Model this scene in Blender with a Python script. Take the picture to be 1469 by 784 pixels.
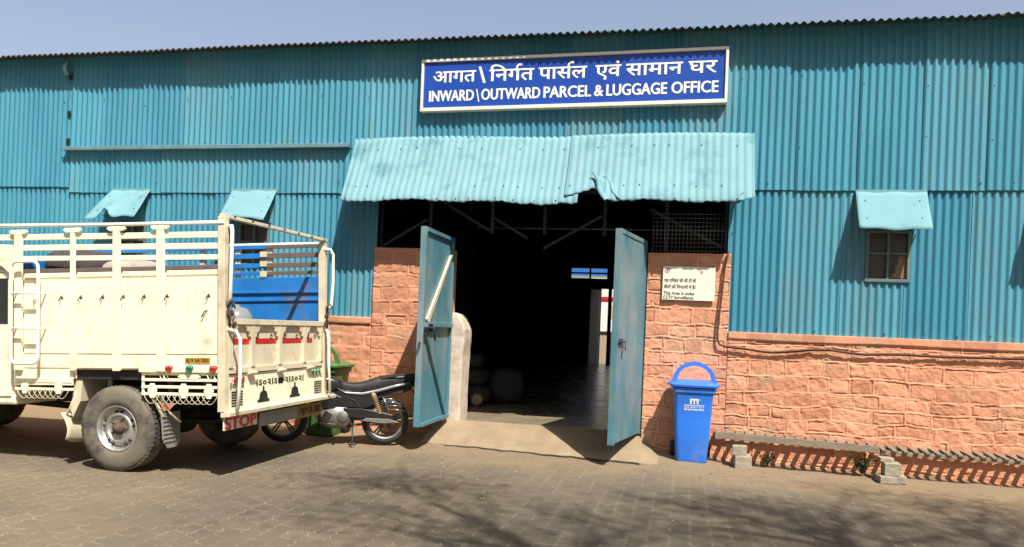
import bpy, math, random
import numpy as np
from mathutils import Vector, Matrix

random.seed(7)
S = bpy.context.scene
for o in list(bpy.data.objects):
    bpy.data.objects.remove(o)
C = S.collection
R = math.radians

# ------------------------------------------------------------------ camera, sky, sun, exposure
cam_d = bpy.data.cameras.new('camera')
cam = bpy.data.objects.new('camera', cam_d)
C.objects.link(cam)
th, rho = math.atan(246 / 1110), math.atan(.041)
F_ = Vector((-math.sin(th), math.cos(th), 0))
R_ = Vector((math.cos(th), math.sin(th), 0))
Z_ = Vector((0, 0, 1))
cx = R_ * math.cos(rho) + Z_ * math.sin(rho)
cy = Z_ * math.cos(rho) - R_ * math.sin(rho)
cz = -F_
cam.matrix_world = Matrix(((cx.x, cy.x, cz.x, 0), (cx.y, cy.y, cz.y, -10.5527), (cx.z, cy.z, cz.z, 1.55), (0, 0, 0, 1)))
cam_d.sensor_width = 36
cam_d.lens = 1110 / 1469 * 36
cam_d.shift_y = 76 / 1469
cam_d.clip_end = 1000
S.camera = cam

world = bpy.data.worlds.new('World')
S.world = world
world.use_nodes = True
wn = world.node_tree
sky = wn.nodes.new('ShaderNodeTexSky')
sky.sky_type = 'NISHITA'
sky.sun_disc = False
sky.sun_elevation = R(55.3)
sky.sun_rotation = R(142.6)
sky.dust_density = 5.0
sky.air_density = 1.0
# added boost: only the low northern sky is brightened, the rest stays dim
wtc = wn.nodes.new('ShaderNodeTexCoord')
wsep = wn.nodes.new('ShaderNodeSeparateXYZ')
wn.links.new(wtc.outputs['Generated'], wsep.inputs[0])


def wramp(sock, a, b, lo, hi):
    m = wn.nodes.new('ShaderNodeMapRange')
    m.interpolation_type = 'SMOOTHSTEP'
    for i, v in enumerate((a, b, lo, hi)):
        m.inputs[i + 1].default_value = v
    wn.links.new(sock, m.inputs[0])
    return m.outputs[0]


wmul = wn.nodes.new('ShaderNodeMath')
wmul.operation = 'MULTIPLY'
wn.links.new(wramp(wsep.outputs[1], 0, .6, 0, 1), wmul.inputs[0])
wn.links.new(wramp(wsep.outputs[2], .45, .85, 1, 0), wmul.inputs[1])
wmix = wn.nodes.new('ShaderNodeMix')
wmix.data_type = 'RGBA'
wmix.blend_type = 'MULTIPLY'
wmix.inputs[7].default_value = (3.15, 2.75, 2.5, 1)
wn.links.new(wmul.outputs[0], wmix.inputs[0])
wn.links.new(sky.outputs[0], wmix.inputs[6])
wn.links.new(wmix.outputs[2], wn.nodes['Background'].inputs[0])
wn.nodes['Background'].inputs[1].default_value = .05

sun_d = bpy.data.lights.new('sun', 'SUN')
sun_d.energy = 5.0
sun_d.angle = R(.6)
sun_d.color = (1, .955, .87)
sun = bpy.data.objects.new('sun', sun_d)
C.objects.link(sun)
sun.rotation_euler = Vector((-.42, .55, -1)).to_track_quat('-Z', 'Y').to_euler()
sun.location = (8, -12, 20)

S.view_settings.view_transform = 'Standard'
S.view_settings.look = 'None'
S.view_settings.exposure = .70
S.view_settings.gamma = 1
S.view_settings.use_curve_mapping = False


# ------------------------------------------------------------------ helpers
class MB:
    """collects shapes and links them as ONE mesh object"""
    def __init__(s, M=None):
        s.v, s.f, s.mi, s.sm, s.M = [], [], [], [], M

    def add(s, vs, fs, mi=0, sm=False):
        n = len(s.v)
        if s.M is not None:
            vs = [s.M @ Vector(v) for v in vs]
        s.v += [tuple(v) for v in vs]
        s.f += [tuple(i + n for i in f) for f in fs]
        s.mi += [mi] * len(fs)
        s.sm += [sm] * len(fs)
        return s

    def box(s, x0, x1, y0, y1, z0, z1, mi=0):
        vs = [(x, y, z) for z in (z0, z1) for y in (y0, y1) for x in (x0, x1)]
        return s.add(vs, [(0, 2, 3, 1), (4, 5, 7, 6), (0, 1, 5, 4), (2, 6, 7, 3), (0, 4, 6, 2), (1, 3, 7, 5)], mi)

    def bar(s, p, q, w, h, up=(0, 0, 1), mi=0):
        p, q = Vector(p), Vector(q)
        d = (q - p).normalized()
        a = d.cross(Vector(up))
        if a.length < 1e-4:
            a = d.cross(Vector((1, 0, 0)))
        a.normalize()
        b = a.cross(d).normalized()
        vs = []
        for c in (p, q):
            for i, j in ((-1, -1), (1, -1), (1, 1), (-1, 1)):
                vs.append(c + a * (i * w / 2) + b * (j * h / 2))
        return s.add(vs, [(0, 1, 2, 3), (7, 6, 5, 4), (0, 4, 5, 1), (1, 5, 6, 2), (2, 6, 7, 3), (3, 7, 4, 0)], mi)

    def tube(s, pts, r, n=8, mi=0, closed=False):
        pts = [Vector(p) for p in pts]
        m = len(pts)
        rs = r if isinstance(r, (list, tuple)) else [r] * m
        vs, fs = [], []
        prev = None
        for i, p in enumerate(pts):
            a = pts[(i - 1) % m] if (i > 0 or closed) else p
            b = pts[(i + 1) % m] if (i < m - 1 or closed) else p
            d = (b - a)
            if d.length < 1e-9:
                d = Vector((0, 0, 1))
            d.normalize()
            if prev is None:
                u = d.cross(Vector((0, 0, 1)))
                if u.length < .05:
                    u = d.cross(Vector((1, 0, 0)))
            else:
                u = prev - d * prev.dot(d)
            u.normalize()
            prev = u
            w = d.cross(u)
            for k in range(n):
                t = 2 * math.pi * k / n
                vs.append(p + (u * math.cos(t) + w * math.sin(t)) * rs[i])
        for i in range(m if closed else m - 1):
            for k in range(n):
                a, b = i * n + k, i * n + (k + 1) % n
                c, d = ((i + 1) % m) * n + (k + 1) % n, ((i + 1) % m) * n + k
                fs.append((a, b, c, d))
        s.add(vs, fs, mi, True)
        if not closed:
            n0 = len(s.v) - len(vs)
            s.f += [tuple(n0 + k for k in reversed(range(n))), tuple(n0 + (m - 1) * n + k for k in range(n))]
            s.mi += [mi, mi]
            s.sm += [False, False]
        return s

    def lathe(s, prof, c, axis, n=32, mi=0, sm=True):
        """prof = [(radius, offset along axis)]"""
        c, ax = Vector(c), Vector(axis).normalized()
        u = ax.cross(Vector((0, 0, 1)))
        if u.length < .05:
            u = ax.cross(Vector((1, 0, 0)))
        u.normalize()
        w = ax.cross(u)
        vs, fs = [], []
        for r, t in prof:
            for k in range(n):
                q = 2 * math.pi * k / n
                vs.append(c + ax * t + (u * math.cos(q) + w * math.sin(q)) * max(r, 1e-4))
        for i in range(len(prof) - 1):
            for k in range(n):
                fs.append((i * n + k, i * n + (k + 1) % n, (i + 1) * n + (k + 1) % n, (i + 1) * n + k))
        return s.add(vs, fs, mi, sm)

    def prism(s, poly, o, ex, ey, dep, mi=0):
        """poly in the (ex, ey) plane at o, extruded by the vector dep"""
        o, ex, ey, dep = Vector(o), Vector(ex), Vector(ey), Vector(dep)
        n = len(poly)
        a = [o + ex * p[0] + ey * p[1] for p in poly]
        b = [p + dep for p in a]
        fs = [tuple(range(n)), tuple(reversed(range(n, 2 * n)))]
        fs += [(i, i + n, (i + 1) % n + n, (i + 1) % n) for i in range(n)]
        return s.add(a + b, fs, mi)

    def grid(s, fn, us, vs_, mi=0, sm=True, skip=None, flip=False):
        nu, nv = len(us), len(vs_)
        P = [fn(u, v) for v in vs_ for u in us]
        fs = []
        for j in range(nv - 1):
            for i in range(nu - 1):
                if skip and skip((us[i] + us[i + 1]) / 2, (vs_[j] + vs_[j + 1]) / 2):
                    continue
                q = (j * nu + i, j * nu + i + 1, (j + 1) * nu + i + 1, (j + 1) * nu + i)
                fs.append(tuple(reversed(q)) if flip else q)
        return s.add(P, fs, mi, sm)

    def loft(s, secs, mi=0, sm=True):
        """closed rings of equal length, capped"""
        n = len(secs[0])
        vs = [p for q in secs for p in q]
        fs = []
        for i in range(len(secs) - 1):
            for k in range(n):
                fs.append((i * n + k, i * n + (k + 1) % n, (i + 1) * n + (k + 1) % n, (i + 1) * n + k))
        s.add(vs, fs, mi, sm)
        n0 = len(s.v) - len(vs)
        s.f += [tuple(n0 + k for k in reversed(range(n))), tuple(n0 + (len(secs) - 1) * n + k for k in range(n))]
        s.mi += [mi, mi]
        s.sm += [False, False]
        return s

    def build(s, name, mats, parent=None, bevel=0, origin=None, subsurf=0):
        me = bpy.data.meshes.new(name)
        off = Vector((0, 0, 0))
        if parent is not None:
            off = world_loc(parent)
        elif origin is not None:
            off = Vector(origin)
        me.from_pydata([tuple(Vector(v) - off) for v in s.v], [], s.f)
        if not isinstance(mats, (list, tuple)):
            mats = [mats]
        for m in mats:
            me.materials.append(m)
        me.polygons.foreach_set('material_index', s.mi)
        me.polygons.foreach_set('use_smooth', s.sm)
        me.update()
        o = bpy.data.objects.new(name, me)
        C.objects.link(o)
        if parent is not None:
            o.parent = parent
        else:
            o.location = off
        if bevel:
            b = o.modifiers.new('bevel', 'BEVEL')
            b.width = bevel
            b.segments = 2
            b.limit_method = 'ANGLE'
            b.angle_limit = R(40)
        if subsurf:
            b = o.modifiers.new('subsurf', 'SUBSURF')
            b.levels = b.render_levels = subsurf
        return o


def world_loc(o):
    p = Vector((0, 0, 0))
    while o is not None:
        p += o.location
        o = o.parent
    return p


def tag(o, label=None, cat=None, group=None, kind=None):
    if label: o['label'] = label
    if cat: o['category'] = cat
    if group: o['group'] = group
    if kind: o['kind'] = kind
    return o


def thing(name, label, cat, loc=(0, 0, 0), group=None):
    o = bpy.data.objects.new(name, None)
    C.objects.link(o)
    o.location = loc
    o.empty_display_size = .2
    return tag(o, label, cat, group)


# ---- materials
def mat(name, col, rough=.6, metal=0, var=.12, vs=4.0, stain=None, bump=None, spec=.5, stretch=None, coat=0):
    """paint / metal / stone: base colour with noise variation, optional stains [(colour, threshold, scale, amount, stretch)], bump (strength, scale)"""
    m = bpy.data.materials.new(name)
    m.use_nodes = True
    nt = m.node_tree
    bs = nt.nodes['Principled BSDF']
    L = nt.links.new
    tc = nt.nodes.new('ShaderNodeTexCoord')

    def noise(scale, detail=5, st=None, rgh=.6):
        n = nt.nodes.new('ShaderNodeTexNoise')
        n.inputs['Scale'].default_value = scale
        n.inputs['Detail'].default_value = detail
        n.inputs['Roughness'].default_value = rgh
        if st:
            mp = nt.nodes.new('ShaderNodeMapping')
            mp.inputs['Scale'].default_value = st
            L(tc.outputs['Object'], mp.inputs[0])
            L(mp.outputs[0], n.inputs['Vector'])
        else:
            L(tc.outputs['Object'], n.inputs['Vector'])
        return n
    n1 = noise(vs, 6, stretch)
    cr = nt.nodes.new('ShaderNodeValToRGB')
    cr.color_ramp.elements[0].position = .3
    cr.color_ramp.elements[1].position = .7
    cr.color_ramp.elements[0].color = tuple(c * (1 - var) for c in col) + (1,)
    cr.color_ramp.elements[1].color = tuple(min(1, c * (1 + var)) for c in col) + (1,)
    L(n1.outputs[0], cr.inputs[0])
    out = cr.outputs[0]
    for sc, thr, scale, amt, st in (stain or []):
        n2 = noise(scale, 8, st, .65)
        mr = nt.nodes.new('ShaderNodeMapRange')
        mr.inputs[1].default_value = thr
        mr.inputs[2].default_value = thr + .12
        mr.inputs[3].default_value = 0
        mr.inputs[4].default_value = amt
        L(n2.outputs[0], mr.inputs[0])
        mx = nt.nodes.new('ShaderNodeMix')
        mx.data_type = 'RGBA'
        mx.inputs[7].default_value = tuple(sc) + (1,)
        L(mr.outputs[0], mx.inputs[0])
        L(out, mx.inputs[6])
        out = mx.outputs[2]
    L(out, bs.inputs['Base Color'])
    bs.inputs['Metallic'].default_value = metal
    bs.inputs['Specular IOR Level'].default_value = spec
    bs.inputs['Coat Weight'].default_value = coat
    rr = nt.nodes.new('ShaderNodeMapRange')
    rr.inputs[3].default_value = max(.02, rough - .1)
    rr.inputs[4].default_value = min(1, rough + .1)
    L(n1.outputs[0], rr.inputs[0])
    L(rr.outputs[0], bs.inputs['Roughness'])
    if bump:
        nb = noise(bump[1], 6)
        bp = nt.nodes.new('ShaderNodeBump')
        bp.inputs['Strength'].default_value = bump[0]
        bp.inputs['Distance'].default_value = .01
        L(nb.outputs[0], bp.inputs['Height'])
        L(bp.outputs[0], bs.inputs['Normal'])
    return m


RUST = (.16, .065, .03)
M = {}
M['cyan'] = mat('cyan_paint', (.048, .232, .325), .5, 0, .10, 1.0, stretch=(2.2, 1, .35),
                stain=[((.085, .215, .25), .55, 2.2, .6, (1, 1, .3)), ((.025, .12, .16), .64, 7, .5, (3, 1, .25)), ((.20, .16, .12), .735, 3.1, .7, (2, 1, .4))], bump=(.12, 60))
M['cyan_b'] = mat('cyan_paint_faded', (.066, .252, .335), .55, 0, .10, 1.0, stretch=(2.2, 1, .35), stain=[((.10, .22, .26), .5, 2.0, .6, (1, 1, .3)), ((.03, .13, .18), .64, 7, .5, (3, 1, .25)), ((.22, .17, .12), .71, 3.1, .7, (2, 1, .4))], bump=(.12, 60))
M['cyan_c'] = mat('cyan_paint_deep', (.040, .208, .305), .5, 0, .10, 1.0, stretch=(2.2, 1, .35), stain=[((.075, .21, .26), .56, 2.2, .6, (1, 1, .3)), ((.02, .10, .14), .62, 7, .5, (3, 1, .25))], bump=(.12, 60))
M['cyan_light'] = mat('cyan_faded', (.172, .325, .365), .75, 0, .1, 2.0, spec=.15,
                      stain=[((.34, .26, .17), .67, 5.5, .8, (1, 1, 1)), ((.085, .215, .25), .54, 2.5, .7, None), ((.2, .3, .31), .6, 1.5, .5, None)], bump=(.15, 40))
M['hood'] = mat('hood_sheet', (.165, .325, .365), .8, 0, .07, 2.0, spec=.12, stain=[((.085, .20, .23), .56, 2.5, .6, None), ((.22, .18, .12), .70, 6, .6, None)], bump=(.1, 30))
M['cyan_door'] = mat('door_paint', (.065, .195, .25), .45, 0, .12, 2.5,
                     stain=[((.20, .25, .255), .50, 1.3, .75, (1, 1, .5)), ((.20, .12, .07), .72, 9, .6, None)], bump=(.1, 30))
M['ledge'] = mat('ledge_paint', (.12, .22, .25), .5, 0, .15, 6, stain=[(RUST, .72, 9, .6, None)])
M['iron_dark'] = mat('dark_iron', (.03, .035, .04), .6, .3, .3, 8)
M['iron_blue'] = mat('blue_grey_iron', (.016, .030, .038), .6, .1, .3, 8)
M['roof'] = mat('roof_sheet', (.09, .08, .075), .65, .3, .25, 3, stain=[(RUST, .6, 2.5, .6, None)])
M['stone'] = mat('peach_stone', (.63, .283, .166), .85, 0, .14, 3.0,
                 stain=[((.50, .32, .19), .52, 1.1, .7, (1, 1, 1.6)), ((.34, .21, .125), .60, 3.2, .65, (1, 1, 1.5)), ((.70, .37, .24), .58, 5, .5, None)], bump=(.5, 55))
M['plaster'] = mat('white_plaster', (.52, .44, .36), .85, 0, .14, 4, stain=[((.40, .29, .19), .54, 3, .7, None), ((.2, .15, .11), .68, 7, .6, None)], bump=(.4, 30))
M['concrete'] = mat('concrete', (.255, .19, .118), .9, 0, .16, 3, stain=[((.15, .13, .10), .58, 1.7, .6, None), ((.30, .23, .15), .6, 4, .6, None)], bump=(.4, 60))
M['floor'] = mat('floor_concrete', (.25, .205, .14), .26, 0, .2, 1.4, stain=[((.16, .19, .15), .54, 1.1, .8, None)], bump=(.06, 40))
M['dark_wall'] = mat('sooty_wall', (.020, .020, .021), .9, 0, .3, 2)  # near-black colour stands in for the darkness of the unlit hall
M['block'] = mat('cement_block', (.30, .26, .20), .92, 0, .12, 9, stain=[((.2, .16, .12), .6, 8, .6, None)], bump=(.5, 80))
M['wood'] = mat('weathered_wood', (.20, .155, .11), .85, 0, .22, 5, stretch=(1, 8, 8), bump=(.5, 60))
M['wood_long'] = mat('weathered_plank', (.21, .165, .12), .85, 0, .25, 5, stretch=(1.2, 14, 14), bump=(.5, 50))
M['cream'] = mat('cream_paint', (.86, .80, .585), .35, 0, .05, 2.0,
                 stain=[((.56, .46, .30), .57, 3.0, .7, None), ((.48, .37, .22), .60, 7, .65, (3, 3, .35)), (RUST, .70, 11, .85, (1, 1, .6))], bump=(.35, 2.6))
M['cream_worn'] = mat('cream_worn', (.60, .53, .38), .5, 0, .12, 4.0,
                      stain=[((.42, .33, .22), .56, 5, .7, None), (RUST, .66, 9, .8, (1, 1, .6))], bump=(.15, 40))
M['white_tube'] = mat('white_tube', (.80, .78, .68), .3, 0, .06, 6, stain=[(RUST, .74, 14, .7, None)])
M['blue_steel'] = mat('blue_steel', (.015, .16, .46), .5, 0, .2, 3,
                      stain=[((.18, .12, .08), .56, 2.4, .85, None), ((.03, .09, .2), .6, 6, .6, None)])
M['brown_slat'] = mat('brown_slat', (.13, .095, .08), .7, 0, .2, 6)  # brown tone is painted shade, for far slats and panel lip
M['rubber'] = mat('tyre_rubber', (.060, .054, .046), .85, 0, .25, 9, stain=[((.17, .145, .105), .40, 3, .8, None)], bump=(.2, 50))
M['rubber_black'] = mat('black_rubber', (.018, .018, .018), .75, 0, .2, 9, bump=(.2, 60))
M['steel'] = mat('grey_steel', (.50, .49, .46), .4, .75, .12, 7, stain=[((.22, .17, .12), .6, 8, .7, None)])
M['chrome'] = mat('chrome', (.75, .75, .74), .18, 1, .06, 6)
M['chassis'] = mat('chassis_black', (.022, .02, .018), .7, .1, .3, 7, stain=[((.10, .075, .05), .58, 5, .6, None)])
M['rust'] = mat('rusty_iron', (.085, .055, .038), .85, .2, .35, 14, bump=(.4, 60))
M['red'] = mat('red_paint', (.45, .02, .02), .45, 0, .12, 8)
M['red_orange'] = mat('red_orange_paint', (.58, .06, .02), .5, 0, .2, 12, stain=[((.7, .42, .28), .66, 18, .5, None)])
M['board_white'] = mat('board_white', (.66, .62, .52), .6, 0, .12, 8, stain=[((.4, .3, .2), .62, 9, .5, None)])
M['black'] = mat('black_paint', (.012, .011, .011), .6, 0, .2, 8)
M['grey_plate'] = mat('grey_plate', (.24, .23, .21), .6, 0, .15, 6, stain=[((.14, .1, .07), .58, 6, .6, None)])
M['yellow_plate'] = mat('yellow_plate', (.50, .27, .02), .5, 0, .1, 9)
M['yellow_worn'] = mat('yellow_worn', (.26, .16, .035), .6, 0, .2, 9, stain=[((.07, .05, .03), .55, 9, .7, None)])
M['lens_red'] = mat('red_lens', (.42, .03, .02), .2, 0, .1, 9, coat=.5)
M['lens_green'] = mat('green_lens', (.01, .16, .09), .2, 0, .1, 9, coat=.5)
M['lens_orange'] = mat('orange_lens', (.6, .2, .02), .2, 0, .1, 9, coat=.5)
M['glass_dark'] = mat('dark_glass', (.03, .035, .035), .1, 0, .2, 3, spec=.6)
M['dusty_pane'] = mat('dusty_pane', (.055, .045, .035), .35, 0, .35, 6)
M['brown_board'] = mat('brown_board', (.20, .14, .09), .8, 0, .2, 8)
M['win_frame'] = mat('window_frame_paint', (.10, .16, .16), .55, 0, .2, 9, stain=[(RUST, .66, 14, .6, None)])
M['bin_blue'] = mat('blue_plastic', (.025, .18, .72), .42, 0, .06, 3, stain=[((.22, .22, .30), .56, 3.5, .6, (1, 1, .6)), ((.10, .28, .75), .6, 22, .5, (3, 3, .3))])
M['bin_lid'] = mat('blue_lid_plastic', (.04, .17, .70), .38, 0, .06, 3)
M['bin_green'] = mat('green_plastic', (.075, .165, .05), .42, 0, .1, 3)
M['white_print'] = mat('white_print', (.62, .68, .78), .5, 0, .08, 20)
M['sign_blue'] = mat('sign_blue', (.010, .058, .34), .35, 0, .08, 1.2, stain=[((.05, .15, .5), .66, 4, .5, (4, 1, .4))])
M['sign_white'] = mat('sign_white', (.80, .80, .70), .45, 0, .05, 8)
M['frame_metal'] = mat('sign_frame', (.74, .70, .60), .45, .1, .1, 5, stain=[((.45, .38, .3), .6, 6, .6, None)])
M['notice'] = mat('notice_white', (.70, .68, .56), .6, 0, .06, 6, stain=[((.5, .42, .3), .64, 7, .5, None)])
M['notice_ink'] = mat('notice_ink', (.12, .11, .07), .7, 0, .2, 20)
M['notice_red'] = mat('notice_red', (.42, .10, .12), .6, 0, .2, 20)
M['cable'] = mat('brown_cable', (.075, .03, .018), .7, 0, .25, 14)
M['sack'] = mat('woven_sack', (.055, .053, .049), .8, 0, .12, 5, bump=(.6, 45))  # white sack cloth with the indoor shade put into its colour
M['carton'] = mat('cardboard', (.30, .20, .11), .85, 0, .12, 6)
M['cloth_purple'] = mat('dark_cloth', (.055, .045, .05), .9, 0, .3, 5, bump=(.5, 18))
M['cloth_grey'] = mat('pale_cloth', (.34, .30, .25), .9, 0, .2, 6, bump=(.5, 18))
M['moto_black'] = mat('glossy_black', (.012, .012, .013), .16, 0, .1, 5, coat=.6)
M['moto_grey'] = mat('silver_paint', (.33, .33, .34), .3, .5, .08, 5)
M['seat'] = mat('seat_vinyl', (.02, .018, .017), .48, 0, .2, 12, bump=(.15, 160))
M['alloy'] = mat('engine_alloy', (.20, .19, .175), .5, .7, .15, 9, stain=[((.2, .17, .13), .58, 12, .6, None)])
M['rim_grey'] = mat('wheel_rim_grey', (.20, .195, .18), .5, .6, .2, 12, stain=[((.12, .10, .07), .5, 9, .8, None)])
M['spring'] = mat('shock_spring', (.38, .27, .13), .4, .4, .12, 9)
M['leaf'] = mat('tree_leaf', (.06, .10, .025), .6, 0, .3, 3)
M['weed'] = mat('weed_leaf', (.04, .075, .022), .6, 0, .3, 9)
M['bark'] = mat('tree_bark', (.12, .09, .065), .9, 0, .3, 6, stretch=(1, 1, .3), bump=(.8, 25))
M['hoard_white'] = mat('hoarding_white', (.75, .75, .72), .6, 0, .06, 4)
M['hoard_yellow'] = mat('hoarding_yellow', (.70, .42, .05), .6, 0, .1, 4)
M['fascia_blue'] = mat('fascia_blue', (.03, .14, .42), .5, 0, .1, 3)


def add_tint(m):
    nt = m.node_tree
    bs = nt.nodes['Principled BSDF']
    src = bs.inputs['Base Color'].links[0].from_socket
    at = nt.nodes.new('ShaderNodeAttribute')
    at.attribute_name = 'tint'
    mx = nt.nodes.new('ShaderNodeMix')
    mx.data_type = 'RGBA'
    mx.blend_type = 'MULTIPLY'
    mx.inputs[0].default_value = 1
    nt.links.new(src, mx.inputs[6])
    nt.links.new(at.outputs['Color'], mx.inputs[7])
    nt.links.new(mx.outputs[2], bs.inputs['Base Color'])


add_tint(M['stone'])


def plastic_clear(name):
    m = bpy.data.materials.new(name)
    m.use_nodes = True
    b = m.node_tree.nodes['Principled BSDF']
    b.inputs['Base Color'].default_value = (.40, .42, .42, 1)
    b.inputs['Roughness'].default_value = .25
    b.inputs['Transmission Weight'].default_value = .45
    b.inputs['Alpha'].default_value = .85
    n = m.node_tree.nodes.new('ShaderNodeTexNoise')
    n.inputs['Scale'].default_value = 14
    bp = m.node_tree.nodes.new('ShaderNodeBump')
    bp.inputs['Strength'].default_value = .2
    m.node_tree.links.new(n.outputs[0], bp.inputs['Height'])
    m.node_tree.links.new(bp.outputs[0], b.inputs['Normal'])
    return m


M['jug'] = plastic_clear('milky_plastic')


def paver_material():
    m = bpy.data.materials.new('paver_ground')
    m.use_nodes = True
    nt = m.node_tree
    L = nt.links.new
    bs = nt.nodes['Principled BSDF']
    N = nt.nodes.new
    geo = N('ShaderNodeNewGeometry')
    sep = N('ShaderNodeSeparateXYZ')
    L(geo.outputs['Position'], sep.inputs[0])

    def math_(op, a, b=None):
        n = N('ShaderNodeMath')
        n.operation = op
        for i, q in enumerate((a, b)):
            if q is None: continue
            if isinstance(q, (int, float)):
                n.inputs[i].default_value = q
            else:
                L(q, n.inputs[i])
        return n.outputs[0]

    def noise(scale, detail=6, rgh=.6):
        n = N('ShaderNodeTexNoise')
        n.inputs['Scale'].default_value = scale
        n.inputs['Detail'].default_value = detail
        n.inputs['Roughness'].default_value = rgh
        L(geo.outputs['Position'], n.inputs['Vector'])
        return n.outputs[0]
    # zig-zag interlocking blocks, long side along the wall-normal
    wob = noise(1.1, 2)
    yy = math_('ADD', sep.outputs[1], math_('MULTIPLY', wob, .06))
    xx0 = math_('ADD', sep.outputs[0], math_('MULTIPLY', wob, .06))
    tri = math_('PINGPONG', yy, .055)
    xx = math_('ADD', xx0, math_('MULTIPLY', tri, .55))
    tri2 = math_('PINGPONG', xx0, .0825)
    y2 = math_('ADD', yy, math_('MULTIPLY', tri2, .35))
    cmb = N('ShaderNodeCombineXYZ')
    L(y2, cmb.inputs[0])
    L(xx, cmb.inputs[1])
    bk = N('ShaderNodeTexBrick')
    bk.inputs['Scale'].default_value = 1
    bk.inputs['Brick Width'].default_value = .22
    bk.inputs['Row Height'].default_value = .165
    bk.inputs['Mortar Size'].default_value = .007
    bk.inputs['Mortar Smooth'].default_value = .4
    bk.inputs['Bias'].default_value = 0
    bk.inputs['Color1'].default_value = (.146, .121, .089, 1)
    bk.inputs['Color2'].default_value = (.122, .103, .078, 1)
    bk.inputs['Mortar'].default_value = (.25, .212, .152, 1)
    L(cmb.outputs[0], bk.inputs['Vector'])
    # joints are filled with pale sand only here and there
    jn = noise(5, 4)
    jm = N('ShaderNodeMapRange')
    jm.inputs[1].default_value = .42
    jm.inputs[2].default_value = .62
    jm.inputs[3].default_value = .15
    jm.inputs[4].default_value = 1
    L(jn, jm.inputs[0])
    base = N('ShaderNodeMix')
    base.data_type = 'RGBA'
    base.inputs[6].default_value = (.136, .113, .084, 1)
    L(jm.outputs[0], base.inputs[0])
    L(bk.outputs['Color'], base.inputs[7])
    # large patches
    pn = noise(.55, 6)
    pr = N('ShaderNodeValToRGB')
    pr.color_ramp.elements[0].position = .32
    pr.color_ramp.elements[0].color = (.74, .76, .80, 1)
    pr.color_ramp.elements[1].position = .68
    pr.color_ramp.elements[1].color = (1.2, 1.14, 1.04, 1)
    L(pn, pr.inputs[0])
    mul = N('ShaderNodeMix')
    mul.data_type = 'RGBA'
    mul.blend_type = 'MULTIPLY'
    mul.inputs[0].default_value = 1
    L(base.outputs[2], mul.inputs[6])
    L(pr.outputs[0], mul.inputs[7])
    # blown sand lies along the foot of the wall
    dn = noise(1.6, 7)
    dd = math_('ADD', sep.outputs[1], math_('MULTIPLY', math_('SUBTRACT', dn, .5), 3.0))
    dm = N('ShaderNodeMapRange')
    dm.interpolation_type = 'SMOOTHSTEP'
    dm.inputs[1].default_value = -2.5
    dm.inputs[2].default_value = -.7
    dm.inputs[3].default_value = 0
    dm.inputs[4].default_value = .92
    L(dd, dm.inputs[0])
    sn = noise(24, 6)
    sr = N('ShaderNodeValToRGB')
    sr.color_ramp.elements[0].position = .3
    sr.color_ramp.elements[0].color = (.18, .132, .082, 1)
    sr.color_ramp.elements[1].position = .7
    sr.color_ramp.elements[1].color = (.25, .185, .115, 1)
    L(sn, sr.inputs[0])
    fin = N('ShaderNodeMix')
    fin.data_type = 'RGBA'
    L(dm.outputs[0], fin.inputs[0])
    L(mul.outputs[2], fin.inputs[6])
    L(sr.outputs[0], fin.inputs[7])
    # grit
    gn = noise(130, 3, .7)
    gr = N('ShaderNodeMapRange')
    gr.inputs[1].default_value = .3
    gr.inputs[2].default_value = .7
    gr.inputs[3].default_value = .8
    gr.inputs[4].default_value = 1.2
    L(gn, gr.inputs[0])
    mg = N('ShaderNodeMix')
    mg.data_type = 'RGBA'
    mg.blend_type = 'MULTIPLY'
    mg.inputs[0].default_value = 1
    L(fin.outputs[2], mg.inputs[6])
    L(gr.outputs[0], mg.inputs[7])
    L(mg.outputs[2], bs.inputs['Base Color'])
    bs.inputs['Roughness'].default_value = .9
    bs.inputs['Specular IOR Level'].default_value = .25
    h = math_('ADD', math_('MULTIPLY', math_('SUBTRACT', 1.0, bk.outputs['Fac']), .5), math_('MULTIPLY', gn, .35))
    bp = N('ShaderNodeBump')
    bp.inputs['Strength'].default_value = .38
    bp.inputs['Distance'].default_value = .010
    L(h, bp.inputs['Height'])
    L(bp.outputs[0], bs.inputs['Normal'])
    return m


M['paver'] = paver_material()

# ---- numpy value noise for height fields
_rng = np.random.default_rng(5)


def vnoise(x, y, seed=0):
    rg = np.random.default_rng(seed)
    T = rg.random((256, 256))
    xi, yi = np.floor(x).astype(int), np.floor(y).astype(int)
    fx, fy = x - xi, y - yi
    fx, fy = fx * fx * (3 - 2 * fx), fy * fy * (3 - 2 * fy)
    a, b = T[yi % 256, xi % 256], T[yi % 256, (xi + 1) % 256]
    c, d = T[(yi + 1) % 256, xi % 256], T[(yi + 1) % 256, (xi + 1) % 256]
    return (a * (1 - fx) + b * fx) * (1 - fy) + (c * (1 - fx) + d * fx) * fy


def fbm(x, y, s, seed, oct=4):
    t, a, n = 0, 1, 0
    for k in range(oct):
        t = t + a * vnoise(x * s, y * s, seed + k)
        n += a
        a *= .55
        s *= 2.1
    return t / n


# ---- lettering
def text_mesh(body):
    c = bpy.data.curves.new('lettering', 'FONT')
    c.body = body
    c.size = 1
    c.resolution_u = 3
    o = bpy.data.objects.new('lettering', c)
    C.objects.link(o)
    dg = bpy.context.evaluated_depsgraph_get()
    ev = o.evaluated_get(dg)
    me = ev.to_mesh()
    vs = [(v.co.x, v.co.y) for v in me.vertices]
    fs = [tuple(p.vertices) for p in me.polygons]
    ev.to_mesh_clear()
    bpy.data.objects.remove(o)
    bpy.data.curves.remove(c)
    return vs, fs


_ref = {}


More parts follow.
